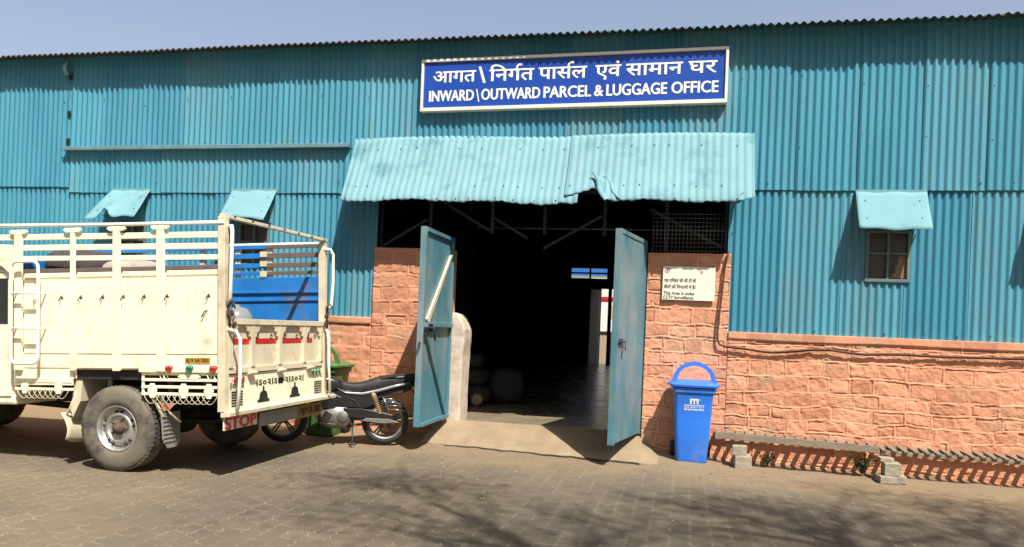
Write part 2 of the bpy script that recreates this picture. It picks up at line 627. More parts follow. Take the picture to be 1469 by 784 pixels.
def letter(mb, body, o, ex, ey, en, width, z_top, ref, bold=.04, mi=0):
    """writes body into mb: left end at o (baseline), as wide as `width`; ref glyph is z_top tall; en = outward normal"""
    if ref not in _ref:
        vs, _ = text_mesh(ref)
        _ref[ref] = (min(v[1] for v in vs), max(v[1] for v in vs))
    lo, hi = _ref[ref]
    vs, fs = text_mesh(body)
    x0, x1 = min(v[0] for v in vs), max(v[0] for v in vs)
    sx = width / (x1 - x0)
    sy = z_top / (hi - lo)
    o, ex, ey, en = Vector(o), Vector(ex), Vector(ey), Vector(en)
    offs = [(0, 0)] if not bold else [(-1, 0), (1, 0), (0, .5), (0, -.5), (-.6, .5), (.6, -.5)]
    for k, (a, b) in enumerate(offs):
        mb.add([o + ex * ((v[0] - x0) * sx + a * bold * z_top) + ey * ((v[1] - lo) * sy + b * bold * z_top) + en * (k * .0004)
                for v in vs], fs, mi)


def stroke(mb, pts, w, o, ex, ey, en, mi=0):
    o, ex, ey, en = Vector(o), Vector(ex), Vector(ey), Vector(en)
    P = [Vector((p[0], p[1])) for p in pts]
    vs = []
    for i, p in enumerate(P):
        d = (P[min(i + 1, len(P) - 1)] - P[max(i - 1, 0)]).normalized()
        n = Vector((-d.y, d.x)) * w / 2
        for q in (p + n, p - n):
            vs.append(o + ex * q.x + ey * q.y + en * .003)
    mb.add(vs, [(2 * i, 2 * i + 1, 2 * i + 3, 2 * i + 2) for i in range(len(P) - 1)], mi)


X3, Y3, Z3 = Vector((1, 0, 0)), Vector((0, 1, 0)), Vector((0, 0, 1))
GZ = -.08          # level of the paved yard

# ================================================================== ground
gx = np.unique(np.concatenate([np.linspace(-220, -14, 14), np.arange(-14, 10, .12), np.linspace(10, 220, 14)]))
gy = np.unique(np.concatenate([np.linspace(-200, -11, 12), np.arange(-11, .12, .10), np.linspace(.12, 250, 14)]))
GX, GY = np.meshgrid(gx, gy)
near = np.clip((GY + 1.1) / 1.0, 0, 1) * (GY < .2)
SL = -.05 * np.clip((GX - .25) / 2.3, 0, 1)
GZZ = GZ + SL + (fbm(GX, GY, 1.3, 31) - .5) * .018 + near * near * (np.where(GX > .4, .012, .05) + (fbm(GX, GY, 3.1, 41) - .5) * .06)
GZZ = np.where((GY > .15), GZ - .09, GZZ)
g = MB()
nx_, ny_ = len(gx), len(gy)
g.v = [(float(a), float(b), float(c)) for a, b, c in zip(GX.ravel(), GY.ravel(), GZZ.ravel())]
g.f = [(j * nx_ + i, j * nx_ + i + 1, (j + 1) * nx_ + i + 1, (j + 1) * nx_ + i) for j in range(ny_ - 1) for i in range(nx_ - 1)]
g.mi = [0] * len(g.f)
g.sm = [True] * len(g.f)
tag(g.build('ground', M['paver']), 'brown interlocking paving blocks with blown sand along the wall', kind='structure')

# concrete apron in the doorway, rising to the raised floor
us = np.linspace(0, 1, 60)
vs_ = np.linspace(0, 1, 22)
edge = lambda u: -.62 - .36 * u + .02 * math.sin(u * 31) + .014 * math.sin(u * 77 + 1)


def ramp(u, v):
    x = -3.42 + 3.18 * u
    y = edge(u) * (1 - v) + .06 * v
    flank = min(1, (1 - u) / .10, (u + .02) / .03)
    z = -.055 + (.245) * v ** .85 * flank + .012 * (fbm(np.array(x), np.array(y), 3.0, 9) - .5)
    return (x, y, float(z))


rb = MB().grid(ramp, us, vs_)
rb.grid(lambda u, v: (-3.42 + 3.18 * u, edge(u) - .004 * v, -.055 - .04 * v), us, [0, 1], flip=True, sm=False)
rb.grid(lambda u, v: (-3.42 + 3.18 * u, edge(u) - .004 - v * (.010 + .012 * abs(math.sin(u * 47) * math.sin(u * 19))), -.0535 - .012 * v), list(np.linspace(.12, .93, 90)), [0, 1], mi=1, flip=True)
tag(rb.build('ramp', [M['concrete'], M['chassis']]), 'worn concrete ramp rising into the doorway', kind='structure')
tag(MB().box(-15.9, 8.9, .06, 20, -.06, .19).build('floor', M['floor']), 'grey concrete floor inside the shed', kind='structure')

# ================================================================== the shed
shed = thing('parcel_shed', 'long teal corrugated iron shed on a peach stone base with a wide dark doorway', 'building', (-2, 0, 0))

# ---- corrugated cladding
PITCH, AMP = .0925, .0138
WINS = [(2.22, 2.73), (-8.72, -8.24), (-6.62, -6.12), (4.27, 4.78)]
WZ = (2.31, 2.95)
HOLES = [(a, b, *WZ) for a, b in WINS]


def sheet(mb, x0, x1, z0, z1, y0, rnd, holes=(), bot=.0, mi=0):
    n = max(8, int(round((x1 - x0) / (PITCH / 8))))
    us = np.linspace(x0, x1, n + 1)
    zz = sorted(set([z0, z1] + [h for q in holes for h in q[2:4] if z0 < h < z1] + list(np.linspace(z0, z1, 9)[1:-1])))
    tl, jb, ph = rnd.uniform(-.003, .003), rnd.uniform(-bot, bot), rnd.uniform(0, 6)
    wav = rnd.uniform(.0, .004)
    den, dx_, dz_ = rnd.uniform(0, .012), rnd.uniform(x0, x1), rnd.uniform(z0, z1)

    def fn(u, v):
        t = (v - z0) / (z1 - z0)
        y = y0 + AMP * math.sin(2 * math.pi * u / PITCH) - .009 * (1 - (u - x0) / (x1 - x0)) + tl * t + den * math.exp(-((u - dx_) / .12) ** 2 - ((v - dz_) / .2) ** 2) - wav * math.sin(3 * t + ph)
        zb = v + (jb * (1 - t) if bot else 0)
        if bot and v == z0:
            y -= .006 * abs(math.sin(u * 2.3 + ph))
        return (u, y, zb)
    sk = (lambda u, v: any(a < u < b and c < v < d for a, b, c, d in holes)) if holes else None
    mb.grid(fn, list(us), zz, mi, True, sk)


rnd = random.Random(3)


def clad_row(mb, xa, xb, z0, z1, y0, holes=(), start=2.07, w=.745, bot=0.0, mi=0):
    k = math.floor((xa - start) / w)
    x = start + k * w
    i = 0
    while x < xb:
        a, b = max(x, xa), min(x + w + .035, xb)
        if b - a > .04:
            sheet(mb, a, b, z0, z1, y0 - .002 * rnd.random(), rnd, [h for h in holes if h[0] < b and h[1] > a], bot, rnd.choice((0, 0, 2, 3)))
        x += w
        i += 1


def bolts(mb, xa, xb, z, y, step, r=.008, drip=True):
    x = xa
    while x < xb:
        xx = round(x / PITCH) * PITCH + PITCH * .75
        zz = z + rnd.uniform(-.012, .012)
        mb.lathe([(0, -.012), (r, -.010), (r, 0)], (xx, y - .012, zz), (0, 1, 0), 8, 1)
        if drip and rnd.random() < .7:
            mb.tube([(xx, y - .014, zz), (xx - .008, y - .018, zz - .03)], .004, 5, 1)
        x += step * rnd.uniform(.9, 1.1)


low = MB()
low2 = MB()
clad_row(low, -16, -9.66, 1.0, 3.53, 0, HOLES, start=1.9)
clad_row(low, -9.66, -4.40, 1.58, 3.47, 0, HOLES, start=1.9)
clad_row(low2, .565, 9, 1.585, 3.50, 0, HOLES, start=1.93)
bolts(low2, .7, 9, 1.66, 0, .42)
bolts(low, -16, -4.5, 1.68, 0, .5)
low.build('lower_cladding', [M['cyan'], M['iron_dark'], M['cyan_b'], M['cyan_c']], shed)
low2.build('lower_cladding', [M['cyan'], M['iron_dark'], M['cyan_b'], M['cyan_c']], shed)
up = MB()
clad_row(up, -16, -9.69, 3.49, 5.62, -.022, start=2.07, bot=.006)
clad_row(up, -9.68, -4.62, 3.40, 4.12, -.022, start=1.7, bot=.006)
clad_row(up, -9.70, -4.62, 4.06, 5.62, -.030, start=2.07)
clad_row(up, -4.62, .70, 3.50, 5.62, -.026, start=2.07)
clad_row(up, .66, 9, 3.455, 5.62, -.022, start=2.07, bot=.007)
bolts(up, .9, 9, 3.555, -.022, .405)
bolts(up, -16, -9.8, 3.56, -.022, .42)
bolts(up, -9.5, -4.9, 3.56, -.022, .44)
bolts(up, -9.5, -4.9, 4.17, -.030, .44)
for k in range(-16, 10):
    xx = 2.09 + .745 * k
    for zz in (4.05, 4.85):
        if not (-4.9 < xx < .9 and zz < 4.3):
            up.lathe([(0, -.012), (.007, -.010), (.007, 0)], (xx + .02, -.04, zz + rnd.uniform(-.12, .12)), (0, 1, 0), 8, 1)
up.build('upper_cladding', [M['cyan'], M['iron_dark'], M['cyan_b'], M['cyan_c']], shed)
for zz in (5.24, 4.66, 4.22):
    MB().box(-9.735, -9.672, -.056, -.050, zz - .045, zz + .04).build('open_lap', M['black'], shed)
lf = MB()
lf.grid(lambda u, v: (-9.80 + .10 * u + .10 * v * .6 - .05 * math.sin(3.1 * v) * 0, -.07 - .09 * math.sin(v * 2.6) - .03 * u, 5.26 + .20 * v),
        list(np.linspace(0, 1, 6)), list(np.linspace(0, 1, 8)))
lf.build('bent_sheet_corner', M['cyan_light'], shed)
MB().box(-9.74, -4.86, -.13, -.035, 4.055, 4.115).build('gutter_ledge', M['ledge'], shed, bevel=.006)
ed = MB().box(.525, .572, -.03, .06, 1.60, 3.5)
ed.build('corner_trim', M['cyan'], shed, bevel=.003)

# ---- roof
rf = MB()
ru = np.arange(-16.4, 9.4, .1 / 6)
rr_ = random.Random(11)
jit = {}


def roof_fn(slope_pts):
    def fn(u, v):
        a, b = slope_pts
        k = int(math.floor(u / .72))
        if k not in jit:
            jit[k] = (rr_.uniform(-.016, .012), rr_.uniform(-.006, .008))
        j = jit[k]
        y = a[0] + (b[0] - a[0]) * v + j[0] * (1 - v)
        z = a[1] + (b[1] - a[1]) * v + .019 * math.sin(2 * math.pi * u / .1) + j[1] * (1 - v)
        return (float(u), y, z)
    return fn


rf.grid(roof_fn(((-.295, 5.518), (9, 7.55))), list(ru), [0, .08, .5, 1])
rf.grid(roof_fn(((20.3, 5.5), (9, 7.55))), list(ru), [0, 1], flip=True)
rf.build('roof', M['roof'], shed)
pr_ = MB()
for yy, zz in ((.04, 5.50), (3, 6.1), (6, 6.75), (9, 7.4), (12, 6.85), (16, 6.1)):
    pr_.box(-15.9, 8.9, yy, yy + .08, zz - .12, zz)
pr_.build('roof_purlin', M['iron_dark'], shed)

# ---- back and side walls
bw = MB()
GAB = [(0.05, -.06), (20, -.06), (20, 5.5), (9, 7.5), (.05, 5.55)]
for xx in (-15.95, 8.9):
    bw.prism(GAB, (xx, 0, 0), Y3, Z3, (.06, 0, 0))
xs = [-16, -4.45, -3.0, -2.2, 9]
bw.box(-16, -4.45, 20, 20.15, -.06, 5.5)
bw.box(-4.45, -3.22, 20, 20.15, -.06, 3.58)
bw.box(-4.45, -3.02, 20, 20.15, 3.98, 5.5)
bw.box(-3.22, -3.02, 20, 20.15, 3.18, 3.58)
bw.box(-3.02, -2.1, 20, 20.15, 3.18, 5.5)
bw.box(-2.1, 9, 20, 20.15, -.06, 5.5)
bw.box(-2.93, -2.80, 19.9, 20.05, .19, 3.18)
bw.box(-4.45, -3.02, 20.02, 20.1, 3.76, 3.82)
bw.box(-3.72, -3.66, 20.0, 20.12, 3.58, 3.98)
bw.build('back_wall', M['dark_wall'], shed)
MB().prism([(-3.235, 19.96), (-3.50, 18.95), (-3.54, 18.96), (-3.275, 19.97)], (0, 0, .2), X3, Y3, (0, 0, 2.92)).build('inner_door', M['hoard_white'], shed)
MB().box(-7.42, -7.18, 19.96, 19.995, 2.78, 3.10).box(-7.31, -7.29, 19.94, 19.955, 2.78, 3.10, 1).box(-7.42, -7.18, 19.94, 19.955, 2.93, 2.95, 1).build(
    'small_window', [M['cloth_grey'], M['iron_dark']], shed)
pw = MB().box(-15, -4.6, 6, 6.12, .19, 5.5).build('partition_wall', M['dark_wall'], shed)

# ---- stone base and door piers (height fields)


def stone(name, x0, x1, z0, z1, seed, relief=1.0, res=.0125, band=True, yb=-.035):
    nx, nz = int((x1 - x0) / res) + 1, int((z1 - z0) / res) + 1
    xs, zs = np.linspace(x0, x1, nx), np.linspace(z0, z1, nz)
    Xg, Zg = np.meshgrid(xs, zs)
    rg = np.random.default_rng(seed)
    warp = (fbm(Xg, Zg, 2.2, seed + 70) - .5) * .09
    Zw = Zg + warp
    Xw = Xg + (fbm(Xg, Zg, 4, seed + 90) - .5) * .03
    H = np.zeros_like(Xg)
    TN = np.full(Xg.shape, .96)
    z = z0 - .05
    while z < z1 + .1:
        h = rg.uniform(.155, .215)
        row = (Zw >= z) & (Zw < z + h)
        x = x0 - rg.uniform(0, .4)
        while x < x1:
            w = rg.uniform(.2, .5)
            m = row & (Xw >= x) & (Xw < x + w)
            if m.any():
                u, v = (Xw[m] - x), (Zw[m] - z)
                d = np.minimum(np.minimum(u, w - u), np.minimum(v, h - v))
                e = np.clip(d / .026, 0, 1)
                e = e * e * (3 - 2 * e)
                b = rg.uniform(.002, .020)
                tx, tz = rg.uniform(-.05, .05), rg.uniform(-.02, .09)
                ch = rg.integers(0, 10000)
                rough = (fbm(Xw[m], Zw[m], 9, int(ch), 5) - .5) * .060
                face = b + tx * (u - w / 2) + tz * (v - h / 2) + rough
                rib = np.clip(1 - np.abs(d - .003) / .012, 0, 1) * .012 * np.clip((fbm(Xw[m], Zw[m], 5, int(ch) + 9, 3) - .36) * 6, .1, 1) - np.exp(-((d - .021) / .0055) ** 2) * .016 * rg.uniform(.0, 1.2) * (fbm(Xw[m], Zw[m], 6, int(ch) + 3, 2) > .45)
                TN[m] = TN[m] * (1 - e) + e * rg.uniform(.74, 1.05)
                H[m] = (face * e) * relief * .46 + rib
            x += w
        z += h
    H += (fbm(Xg, Zg, 26, seed + 5, 3) - .5) * .010
    if band:
        t = np.clip((Zg - (z1 - .105 + .006 * np.sin(Xg * 3))) / .012, 0, 1)
        H = H * (1 - t) + t * (.024 + (fbm(Xg, Zg, 7, seed + 8) - .5) * .008)
        t2 = np.exp(-((Zg - (z1 - .125)) / .007) ** 2) * (fbm(Xg, Zg * 0, 2, seed + 4) > .42)
        H -= t2 * .022
    Yg = yb - H
    mb = MB()
    mb.v = [(float(a), float(b), float(c)) for a, b, c in zip(Xg.ravel(), Yg.ravel(), Zg.ravel())]
    f = []
    for j in range(nz - 1):
        for i in range(nx - 1):
            f.append((j * nx + i, j * nx + i + 1, (j + 1) * nx + i + 1, (j + 1) * nx + i))
    # close the rim back into the wall
    rim = [i for i in range(nx)] + [j * nx + nx - 1 for j in range(1, nz)] + [(nz - 1) * nx + i for i in range(nx - 2, -1, -1)] + [j * nx for j in range(nz - 2, 0, -1)]
    n0 = len(mb.v)
    mb.v += [(mb.v[i][0], .30, mb.v[i][2]) for i in rim]
    for k in range(len(rim)):
        k2 = (k + 1) % len(rim)
        f.append((rim[k2], rim[k], n0 + k, n0 + k2))
    mb.f = f
    mb.mi = [0] * len(f)
    mb.sm = [True] * (len(f) - len(rim)) + [False] * len(rim)
    o = mb.build(name, M['stone'], shed)
    ca = o.data.color_attributes.new('tint', 'FLOAT_COLOR', 'POINT')
    tn = np.ones((len(mb.v), 4), dtype=np.float32)
    base_ = TN.ravel()
    tn[:len(base_), 0] = base_
    tn[:len(base_), 1] = base_ ** 1.1
    tn[:len(base_), 2] = base_ ** 1.2
    ca.data.foreach_set('color', tn.ravel())
    return o


stone('stone_base', .575, 5.0, -.20, 1.60, 21, res=.0085)
stone('stone_base', 5.0, 9, -.20, 1.60, 26, res=.02)
stone('stone_base', -16, -4.425, -.12, 1.60, 22, res=.02)
stone('door_pier', -.50, .572, -.12, 2.615, 23, relief=.55, band=False, res=.0095)
stone('door_pier', -4.42, -3.27, -.12, 2.615, 24, relief=.7, band=False)
stub = [(0, 0), (.20, 0), (.205, .5), (.215, 1.0), (.235, 1.25), (.225, 1.4), (.17, 1.52), (.09, 1.55), (0, 1.55)]
sb_ = MB()
sb_.loft([[(-3.265 + w_ * .5 + (w_ * .5) * math.copysign(abs(math.cos(t)) ** .18, math.cos(t)) + .004 * math.sin(z * 23 + t), .26 + .21 * math.copysign(abs(math.sin(t)) ** .18, math.sin(t)) + .005 * math.sin(z * 17 + 2 * t), z)
           for t in np.linspace(0, 2 * math.pi, 29)[:-1]] for z, w_ in ((.10, .195), (.3, .205), (.5, .205), (.7, .205), (.9, .205), (1.1, .21), (1.25, .225), (1.38, .23), (1.48, .225), (1.56, .20), (1.63, .16), (1.69, .10), (1.71, .03))])
so_ = sb_.build('plastered_stub', M['plaster'], shed)
so_.modifiers.new('fine', 'SUBSURF').render_levels = 3
so_.modifiers['fine'].subdivision_type = 'SIMPLE'
so_.modifiers['fine'].levels = 3
dd_ = so_.modifiers.new('lumps', 'DISPLACE')
dd_.texture = bpy.data.textures.new('plaster_lumps', 'CLOUDS')
dd_.texture.noise_scale = .22
dd_.strength = .022

# ---- lattice girder and wire mesh over the doorway
tr = MB()
for x in (-4.40, -3.64, -2.72, -1.96, -1.12, -.28, .50):
    tr.bar((x, .16, 2.63 if x < -3.3 or x > -.5 else 2.86), (x, .16, 3.46), .045, .045)
for a, b in (((-4.35, 2.66), (-3.68, 3.05)), ((-1.96, 2.66), (-1.16, 3.12)), ((-.5, 3.22), (.45, 2.72)), ((-2.72, 3.1), (-2.2, 2.8)), ((-3.62, 3.4), (-2.75, 2.9))):
    tr.bar((a[0], .13, a[1]), (b[0], .13, b[1]), .04, .035)
tr.bar((-4.42, .16, 3.46), (.55, .16, 3.46), .06, .06)
tr.build('lattice_girder', M['iron_blue'], shed)
wm = MB()
x = -.45
while x < .5:
    wm.tube([(x, .10, 2.63), (x, .10, 3.2)], .0022, 4)
    x += .05
z = 2.66
while z < 3.2:
    wm.tube([(-.48, .103, z), (.5, .103, z)], .0022, 4)
    z += .055
wm.build('wire_mesh', M['steel'], shed)

# ---- windows with sheet hoods
for k, (a, b) in enumerate(WINS):
    z0, z1 = WZ
    fr = MB()
    t = .03
    fr.box(a - .01, a + t, -.035, .02, z0 - .01, z1).box(b - t, b + .01, -.035, .02, z0 - .01, z1)
    fr.box(a + t, b - t, -.035, .02, z0 - .01, z0 + t).box(a + t, b - t, -.035, .02, z1 - t, z1)
    m_ = (a + b) / 2
    fr.box(m_ - .014, m_ + .014, -.03, .015, z0 + t, z1 - t)
    zm = z0 + (z1 - z0) * .55
    fr.box(a + t, m_ - .014, -.028, .012, zm - .012, zm + .012).box(m_ + .014, b - t, -.028, .012, zm - .012, zm + .012)
    w = fr.build('window', M['win_frame'], shed, bevel=.003)
    MB().box(a + t, b - t, .016, .022, z0 + t, z1 - t).build('pane', M['dusty_pane'], w)
    if k == 0:
        MB().prism([(m_ + .016 - a, .045), (b - t - a, .045), (b - t - a, .335), (m_ + .13 - a, .335), (m_ + .12 - a, .22), (m_ + .09 - a, .19), (m_ + .10 - a, .12), (m_ + .05 - a, .06)],
                   (a, .004, z0), X3, Z3, (0, .008, 0)).build('board_patch', M['brown_board'], w)


def hood(x0, x1, d, z1=3.43, z0=2.93, kink=None, wave=.012):
    us, vs_ = list(np.linspace(0, 1, 22)), list(np.linspace(0, 1, 12))
    mb = MB()

    def fn(u, v):
        x = x0 + (x1 - x0) * u
        y = -.05 - (d - .05) * v
        z = z1 + (z0 - z1) * v
        z += wave * math.sin(u * 5 + x0) * v + .006 * math.sin(u * 14 + v * 4)
        y += .5 * wave * math.sin(u * 7 + v * 3)
        if kink:
            x, y, z = kink(u, v, x, y, z)
        return (x, y, z)
    mb.grid(fn, us, vs_)
    for u in (.12, .88):
        for v in (.25, .72):
            p = fn(u, v)
            mb.lathe([(0, -.012), (.007, -.010), (.007, .0)], (p[0], p[1] - .002, p[2]), (0, .85, -.5), 8, 1)
    mb.box(x0, x1, -.05, -.033, z1 - .005, z1 + .03)
    o = mb.build('window_hood', [M['hood'], M['iron_dark']], shed)
    s = o.modifiers.new('thick', 'SOLIDIFY')
    s.thickness = .003
    for xx in (x0 + .07, x1 - .07):
        MB().bar((xx, -.04, z0 + .05), (xx, -d + .06, z0 + .03), .02, .006).build('hood_bracket', M['iron_dark'], o)


def kink1(u, v, x, y, z):
    # left corner torn and twisted down
    q = max(0, (.42 - u) / .42)
    x -= .16 * q * v
    y -= .06 * q * v
    z -= .04 * q * v * v
    n = math.exp(-((u - .30) / .07) ** 2) * max(0, v - .55) / .45
    return x, y + .05 * n, z + .16 * n


hood(2.06, 2.89, .35)
hood(-8.86, -8.17, .39, z0=2.97, kink=kink1)
hood(-6.76, -6.01, .39, z0=2.97, wave=.02)
hood(4.10, 4.93, .35)

# ---- awning over the doorway
aw = MB()
APROF = [(-.035, 4.20), (-.10, 4.06), (-.22, 3.80), (-.34, 3.56), (-.44, 3.38), (-.50, 3.27), (-.515, 3.21)]


def apt(v):
    t = v * (len(APROF) - 1)
    i = min(int(t), len(APROF) - 2)
    f = t - i
    return [APROF[i][k] * (1 - f) + APROF[i + 1][k] * f for k in (0, 1)]


def awning_part(x0, x1, vmax, ph, dy=0.0, mi=0):
    n = int((x1 - x0) / (PITCH / 6))
    rg = random.Random(int(ph * 10))

    def fn(u, v):
        x = x0 + (x1 - x0) * u
        vm = vmax(u)
        y, z = apt(v * vm)
        s = math.sin(2 * math.pi * x / .098)
        low_ = v * vm
        y += -.0062 * s + dy + .010 * math.sin(x * 2.1 + ph) * low_
        z += .0045 * s + .016 * math.sin(x * 1.7 + ph) + .014 * math.sin(x * 5.3 + 2 * ph) * low_
        if low_ > .95:
            z += .012 * math.sin(x * 23 + ph) * math.sin(x * 7)
        x -= .0
        # curled far-left edge
        if x0 < -4 and u < .035:
            y += .06 * (1 - u / .035) * v
        return (x, y, z)
    aw.grid(fn, list(np.linspace(0, 1, n)), list(np.linspace(0, 1, 15)), mi)
    for k in range(int((x1 - x0) / .3)):
        for v in (.2, .62, .9):
            if rg.random() < .8:
                uu = (k + rg.uniform(.2, .8)) * .3 / (x1 - x0)
                if v < vmax(uu) - .05:
                    p = fn(uu, v / vmax(uu))
                    aw.lathe([(0, -.014), (.008, -.012), (.008, 0)], (p[0], p[1] - .004, p[2]), (0, .88, -.47), 7, 1)


awning_part(-4.78, -1.42, lambda u: 1.0 + .045 * u * u, 1.3)
awning_part(-1.60, .80, lambda u: (.80 if u < .02 else .80 - .16 * min(1, (u - .02) / .13) if u < .17 else (.64 + .34 * min(1, (u - .17) / .10)) if u < .27 else .985) if u < .93 else .985 - .17 * (u - .93) / .07, 2.2, dy=-.02)
awo = aw.build('awning', [M['cyan_light'], M['rust']], shed)
sm_ = awo.modifiers.new('thick', 'SOLIDIFY')
sm_.thickness = .003
# torn flap bent out of the right half, and the crumpled right corner
tf = MB()
tf.grid(lambda u, v: (-1.27 + .30 * u + .20 * v - .03 * u * v + .02 * math.sin(v * 7), -.40 - .13 * v - .045 * math.sin(u * 10 + v) * (.4 + v) + .05 * u, 3.62 - .10 * u - .40 * v + .14 * u * v + .02 * math.sin(u * 13)),
        list(np.linspace(0, 1, 14)), list(np.linspace(0, 1, 8)))
tf.build('torn_flap', M['cyan_light'], awo)
cf = MB()
cf.grid(lambda u, v: (.62 + .20 * u - .07 * v + .02 * math.sin(6 * v), -.50 + .17 * u - .03 * math.sin(v * 5 + u * 3), 3.33 + .17 * u - .16 * v + .015 * math.sin(u * 12)),
        list(np.linspace(0, 1, 10)), list(np.linspace(0, 1, 8)))
cf.build('crumpled_corner', M['cyan_light'], awo)
for xx in (-4.6, -3.64, -2.72, -1.96, -1.12, -.28, .6):
    MB().bar((xx, .10, 3.48), (xx, -.46, 3.27), .03, .03).build('awning_bracket', M['iron_blue'], awo)

# ---- door leaves


def leaf(hx, hy, fx, fy, z0, z1, braces, name):
    h, f = Vector((hx, hy, 0)), Vector((fx, fy, 0))
    d = (f - h)
    w = d.length
    d.normalize()
    n = Vector((-d.y, d.x, 0))
    if n.x < 0:
        n = -n                           # n looks towards +x, the face the photograph shows
    q = MB()

    def B(a, b, c, e, t0, t1, mb=q, mi=0):
        mb.prism([(a, c), (b, c), (b, e), (a, e)], h + n * t0, d, Z3, n * (t1 - t0), mi)
    return B, h, d, n, w


B, h, d, n, w = leaf(-3.235, -.02, -3.215, -1.31, .235, 2.75, True, 'door')
pl = MB()
B(0, w, .245, 2.75, -.006, 0, pl)
B(w - .055, w, .235, 2.765, -.055, .022, pl)          # free stile, a broad angle
B(0, .05, .235, 2.765, 0.0, .03, pl)
B(.05, w - .055, .235, .28, 0.0, .05, pl)
B(.05, w - .055, 2.71, 2.76, 0.0, .03, pl)
door_l = pl.build('door', M['cyan_door'], shed, bevel=.003)
br = MB().prism([(.10, 2.52), (.19, 2.50), (w - .14, 1.60), (w - .22, 1.54)], h + n * .004, d, Z3, n * .03)
br.build('brace', M['cream_worn'], door_l, bevel=.003)
br = MB().prism([(w - .20, 1.42), (w - .10, 1.42), (.20, .30), (.10, .30)], h + n * .004, d, Z3, n * .035)
br.build('brace', M['cyan_door'], door_l, bevel=.003)
B(.05, w - .055, 1.50, 1.555, .002, .06, MBr := MB())
MBr.build('mid_rail', M['cyan_door'], door_l, bevel=.003)
bo = MB()
p0 = h + d * (w - .30) + Z3 * 1.49 + n * .075
bo.tube([p0, p0 + d * .34], .013, 8)
bo.tube([p0 + d * .16, p0 + d * .16 + n * .05, p0 + d * .10 + n * .05 - Z3 * .16], .012, 8)
B(w - .28, w - .12, 1.44, 1.54, .06, .066, bo)
ring = [h + d * (w + .05) + Z3 * 1.28 + (d * math.cos(t) + Z3 * math.sin(t)) * .03 for t in np.linspace(0, 2 * math.pi, 14)[:-1]]
bo.tube(ring, .008, 6, closed=True)
bo.build('bolt', M['iron_blue'], door_l)

B, h, d, n, w = leaf(-.525, -.02, -.775, -1.31, .185, 2.76, False, 'door')
pl = MB()
ux = list(np.linspace(0, w, 16))
uz = list(np.linspace(.20, 2.75, 20))
pl.grid(lambda a, c: h + d * a + Z3 * c + n * (.006 * math.sin(a * 5 + c * 1.7) * math.sin(c * 2.2) + .004), ux, uz)
B(0, w, .20, 2.75, -.006, -.004, pl)
B(w - .05, w, .185, 2.77, -.06, .016, pl)
B(0, .05, .185, 2.77, -.05, .012, pl)
B(.05, w - .05, .185, .235, -.05, -.007, pl)
B(.05, w - .05, 2.72, 2.77, -.05, .014, pl)
B(.05, w - .05, 1.45, 1.50, -.05, -.007, pl)
door_r = pl.build('door', M['cyan_door'], shed, bevel=.003)
bo = MB()
p0 = h + d * (w - .30) + Z3 * 1.42 + n * .035
bo.tube([p0, p0 + d * .30], .011, 8)
B(w - .24, w - .05, 1.385, 1.455, .012, .020, bo)
bo.tube([p0 + d * .2, p0 + d * .19 + n * .02 - Z3 * .08, p0 + d * .22 + n * .015 - Z3 * .2], .006, 6)
bo.tube([p0 + d * .1 + n * .02, p0 + d * .11 + n * .03 - Z3 * .10], .008, 6)
bo.build('bolt', M['iron_blue'], door_r)

# ================================================================== name board over the door
sg = thing('name_board', 'long blue office name board in a white frame, bilingual white lettering', 'sign', (-1.68, -.12, 4.9))
slope = .034 / 4.2
sx_ = Vector((1, 0, slope)).normalized()
so = Vector((-3.775, -.12, 4.545))
bd = MB().prism([(.036, .05), (4.174, .05), (4.174, .697), (.036, .697)], so + Vector((0, .006, 0)), sx_, Z3, (0, .07, 0))
bd.build('panel', M['sign_blue'], sg)
fr = MB()
for a, b, c, e in ((0, 4.21, 0, .05), (0, 4.21, .697, .735), (0, .036, .05, .697), (4.174, 4.21, .05, .697)):
    fr.prism([(a, c), (b, c), (b, e), (a, e)], so + Vector((0, -.022, 0)), sx_, Z3, (0, .105, 0))
fr.build('frame', M['frame_metal'], sg, bevel=.004)
lt = MB()
EN = Vector((0, -1, 0))


def sgn(body, xa, xb, zb, zt, ref, bold):
    lo = Vector((xa, -.1165, zb))
    letter(lt, body, lo, sx_, Z3, EN, xb - xa, zt - zb, ref, bold)


sgn('आगत', -3.60, -2.98, 4.955, 5.108, 'म', .035)
sgn('\\', -2.935, -2.84, 4.935, 5.160, '\\', .03)
sgn('िनगत', -2.78, -2.15, 4.955, 5.112, 'म', .035)
sgn('पासल', -2.08, -1.42, 4.962, 5.118, 'म', .035)
sgn('एवं', -1.30, -.96, 4.972, 5.125, 'म', .035)
sgn('सामान', -.89, -.15, 4.976, 5.130, 'म', .035)
sgn('घर', -.07, .29, 4.983, 5.138, 'म', .035)
for xx, zz in ((-2.385, 5.105), (-1.665, 5.112)):      # the hooked reph above two stems
    stroke(lt, [(-.005, -.03), (-.008, .02), (.0, .05), (.02, .068), (.045, .07), (.062, .058)], .026, (xx, -.118, zz), sx_, Z3, EN)
for body, xa, xb, zb in (('INWARD', -3.65, -3.00, 4.690), ('OUTWARD', -2.885, -2.055, 4.698), ('PARCEL', -2.00, -1.355, 4.706), ('&', -1.305, -1.19, 4.712), ('LUGGAGE', -1.14, -.345, 4.714), ('OFFICE', -.28, .315, 4.722)):
    sgn(body, xa, xb, zb, zb + .148, 'H', .042)
sgn('\\', -2.965, -2.915, 4.672, 4.85, '\\', .012)
lt.build('lettering', M['sign_white'], sg)

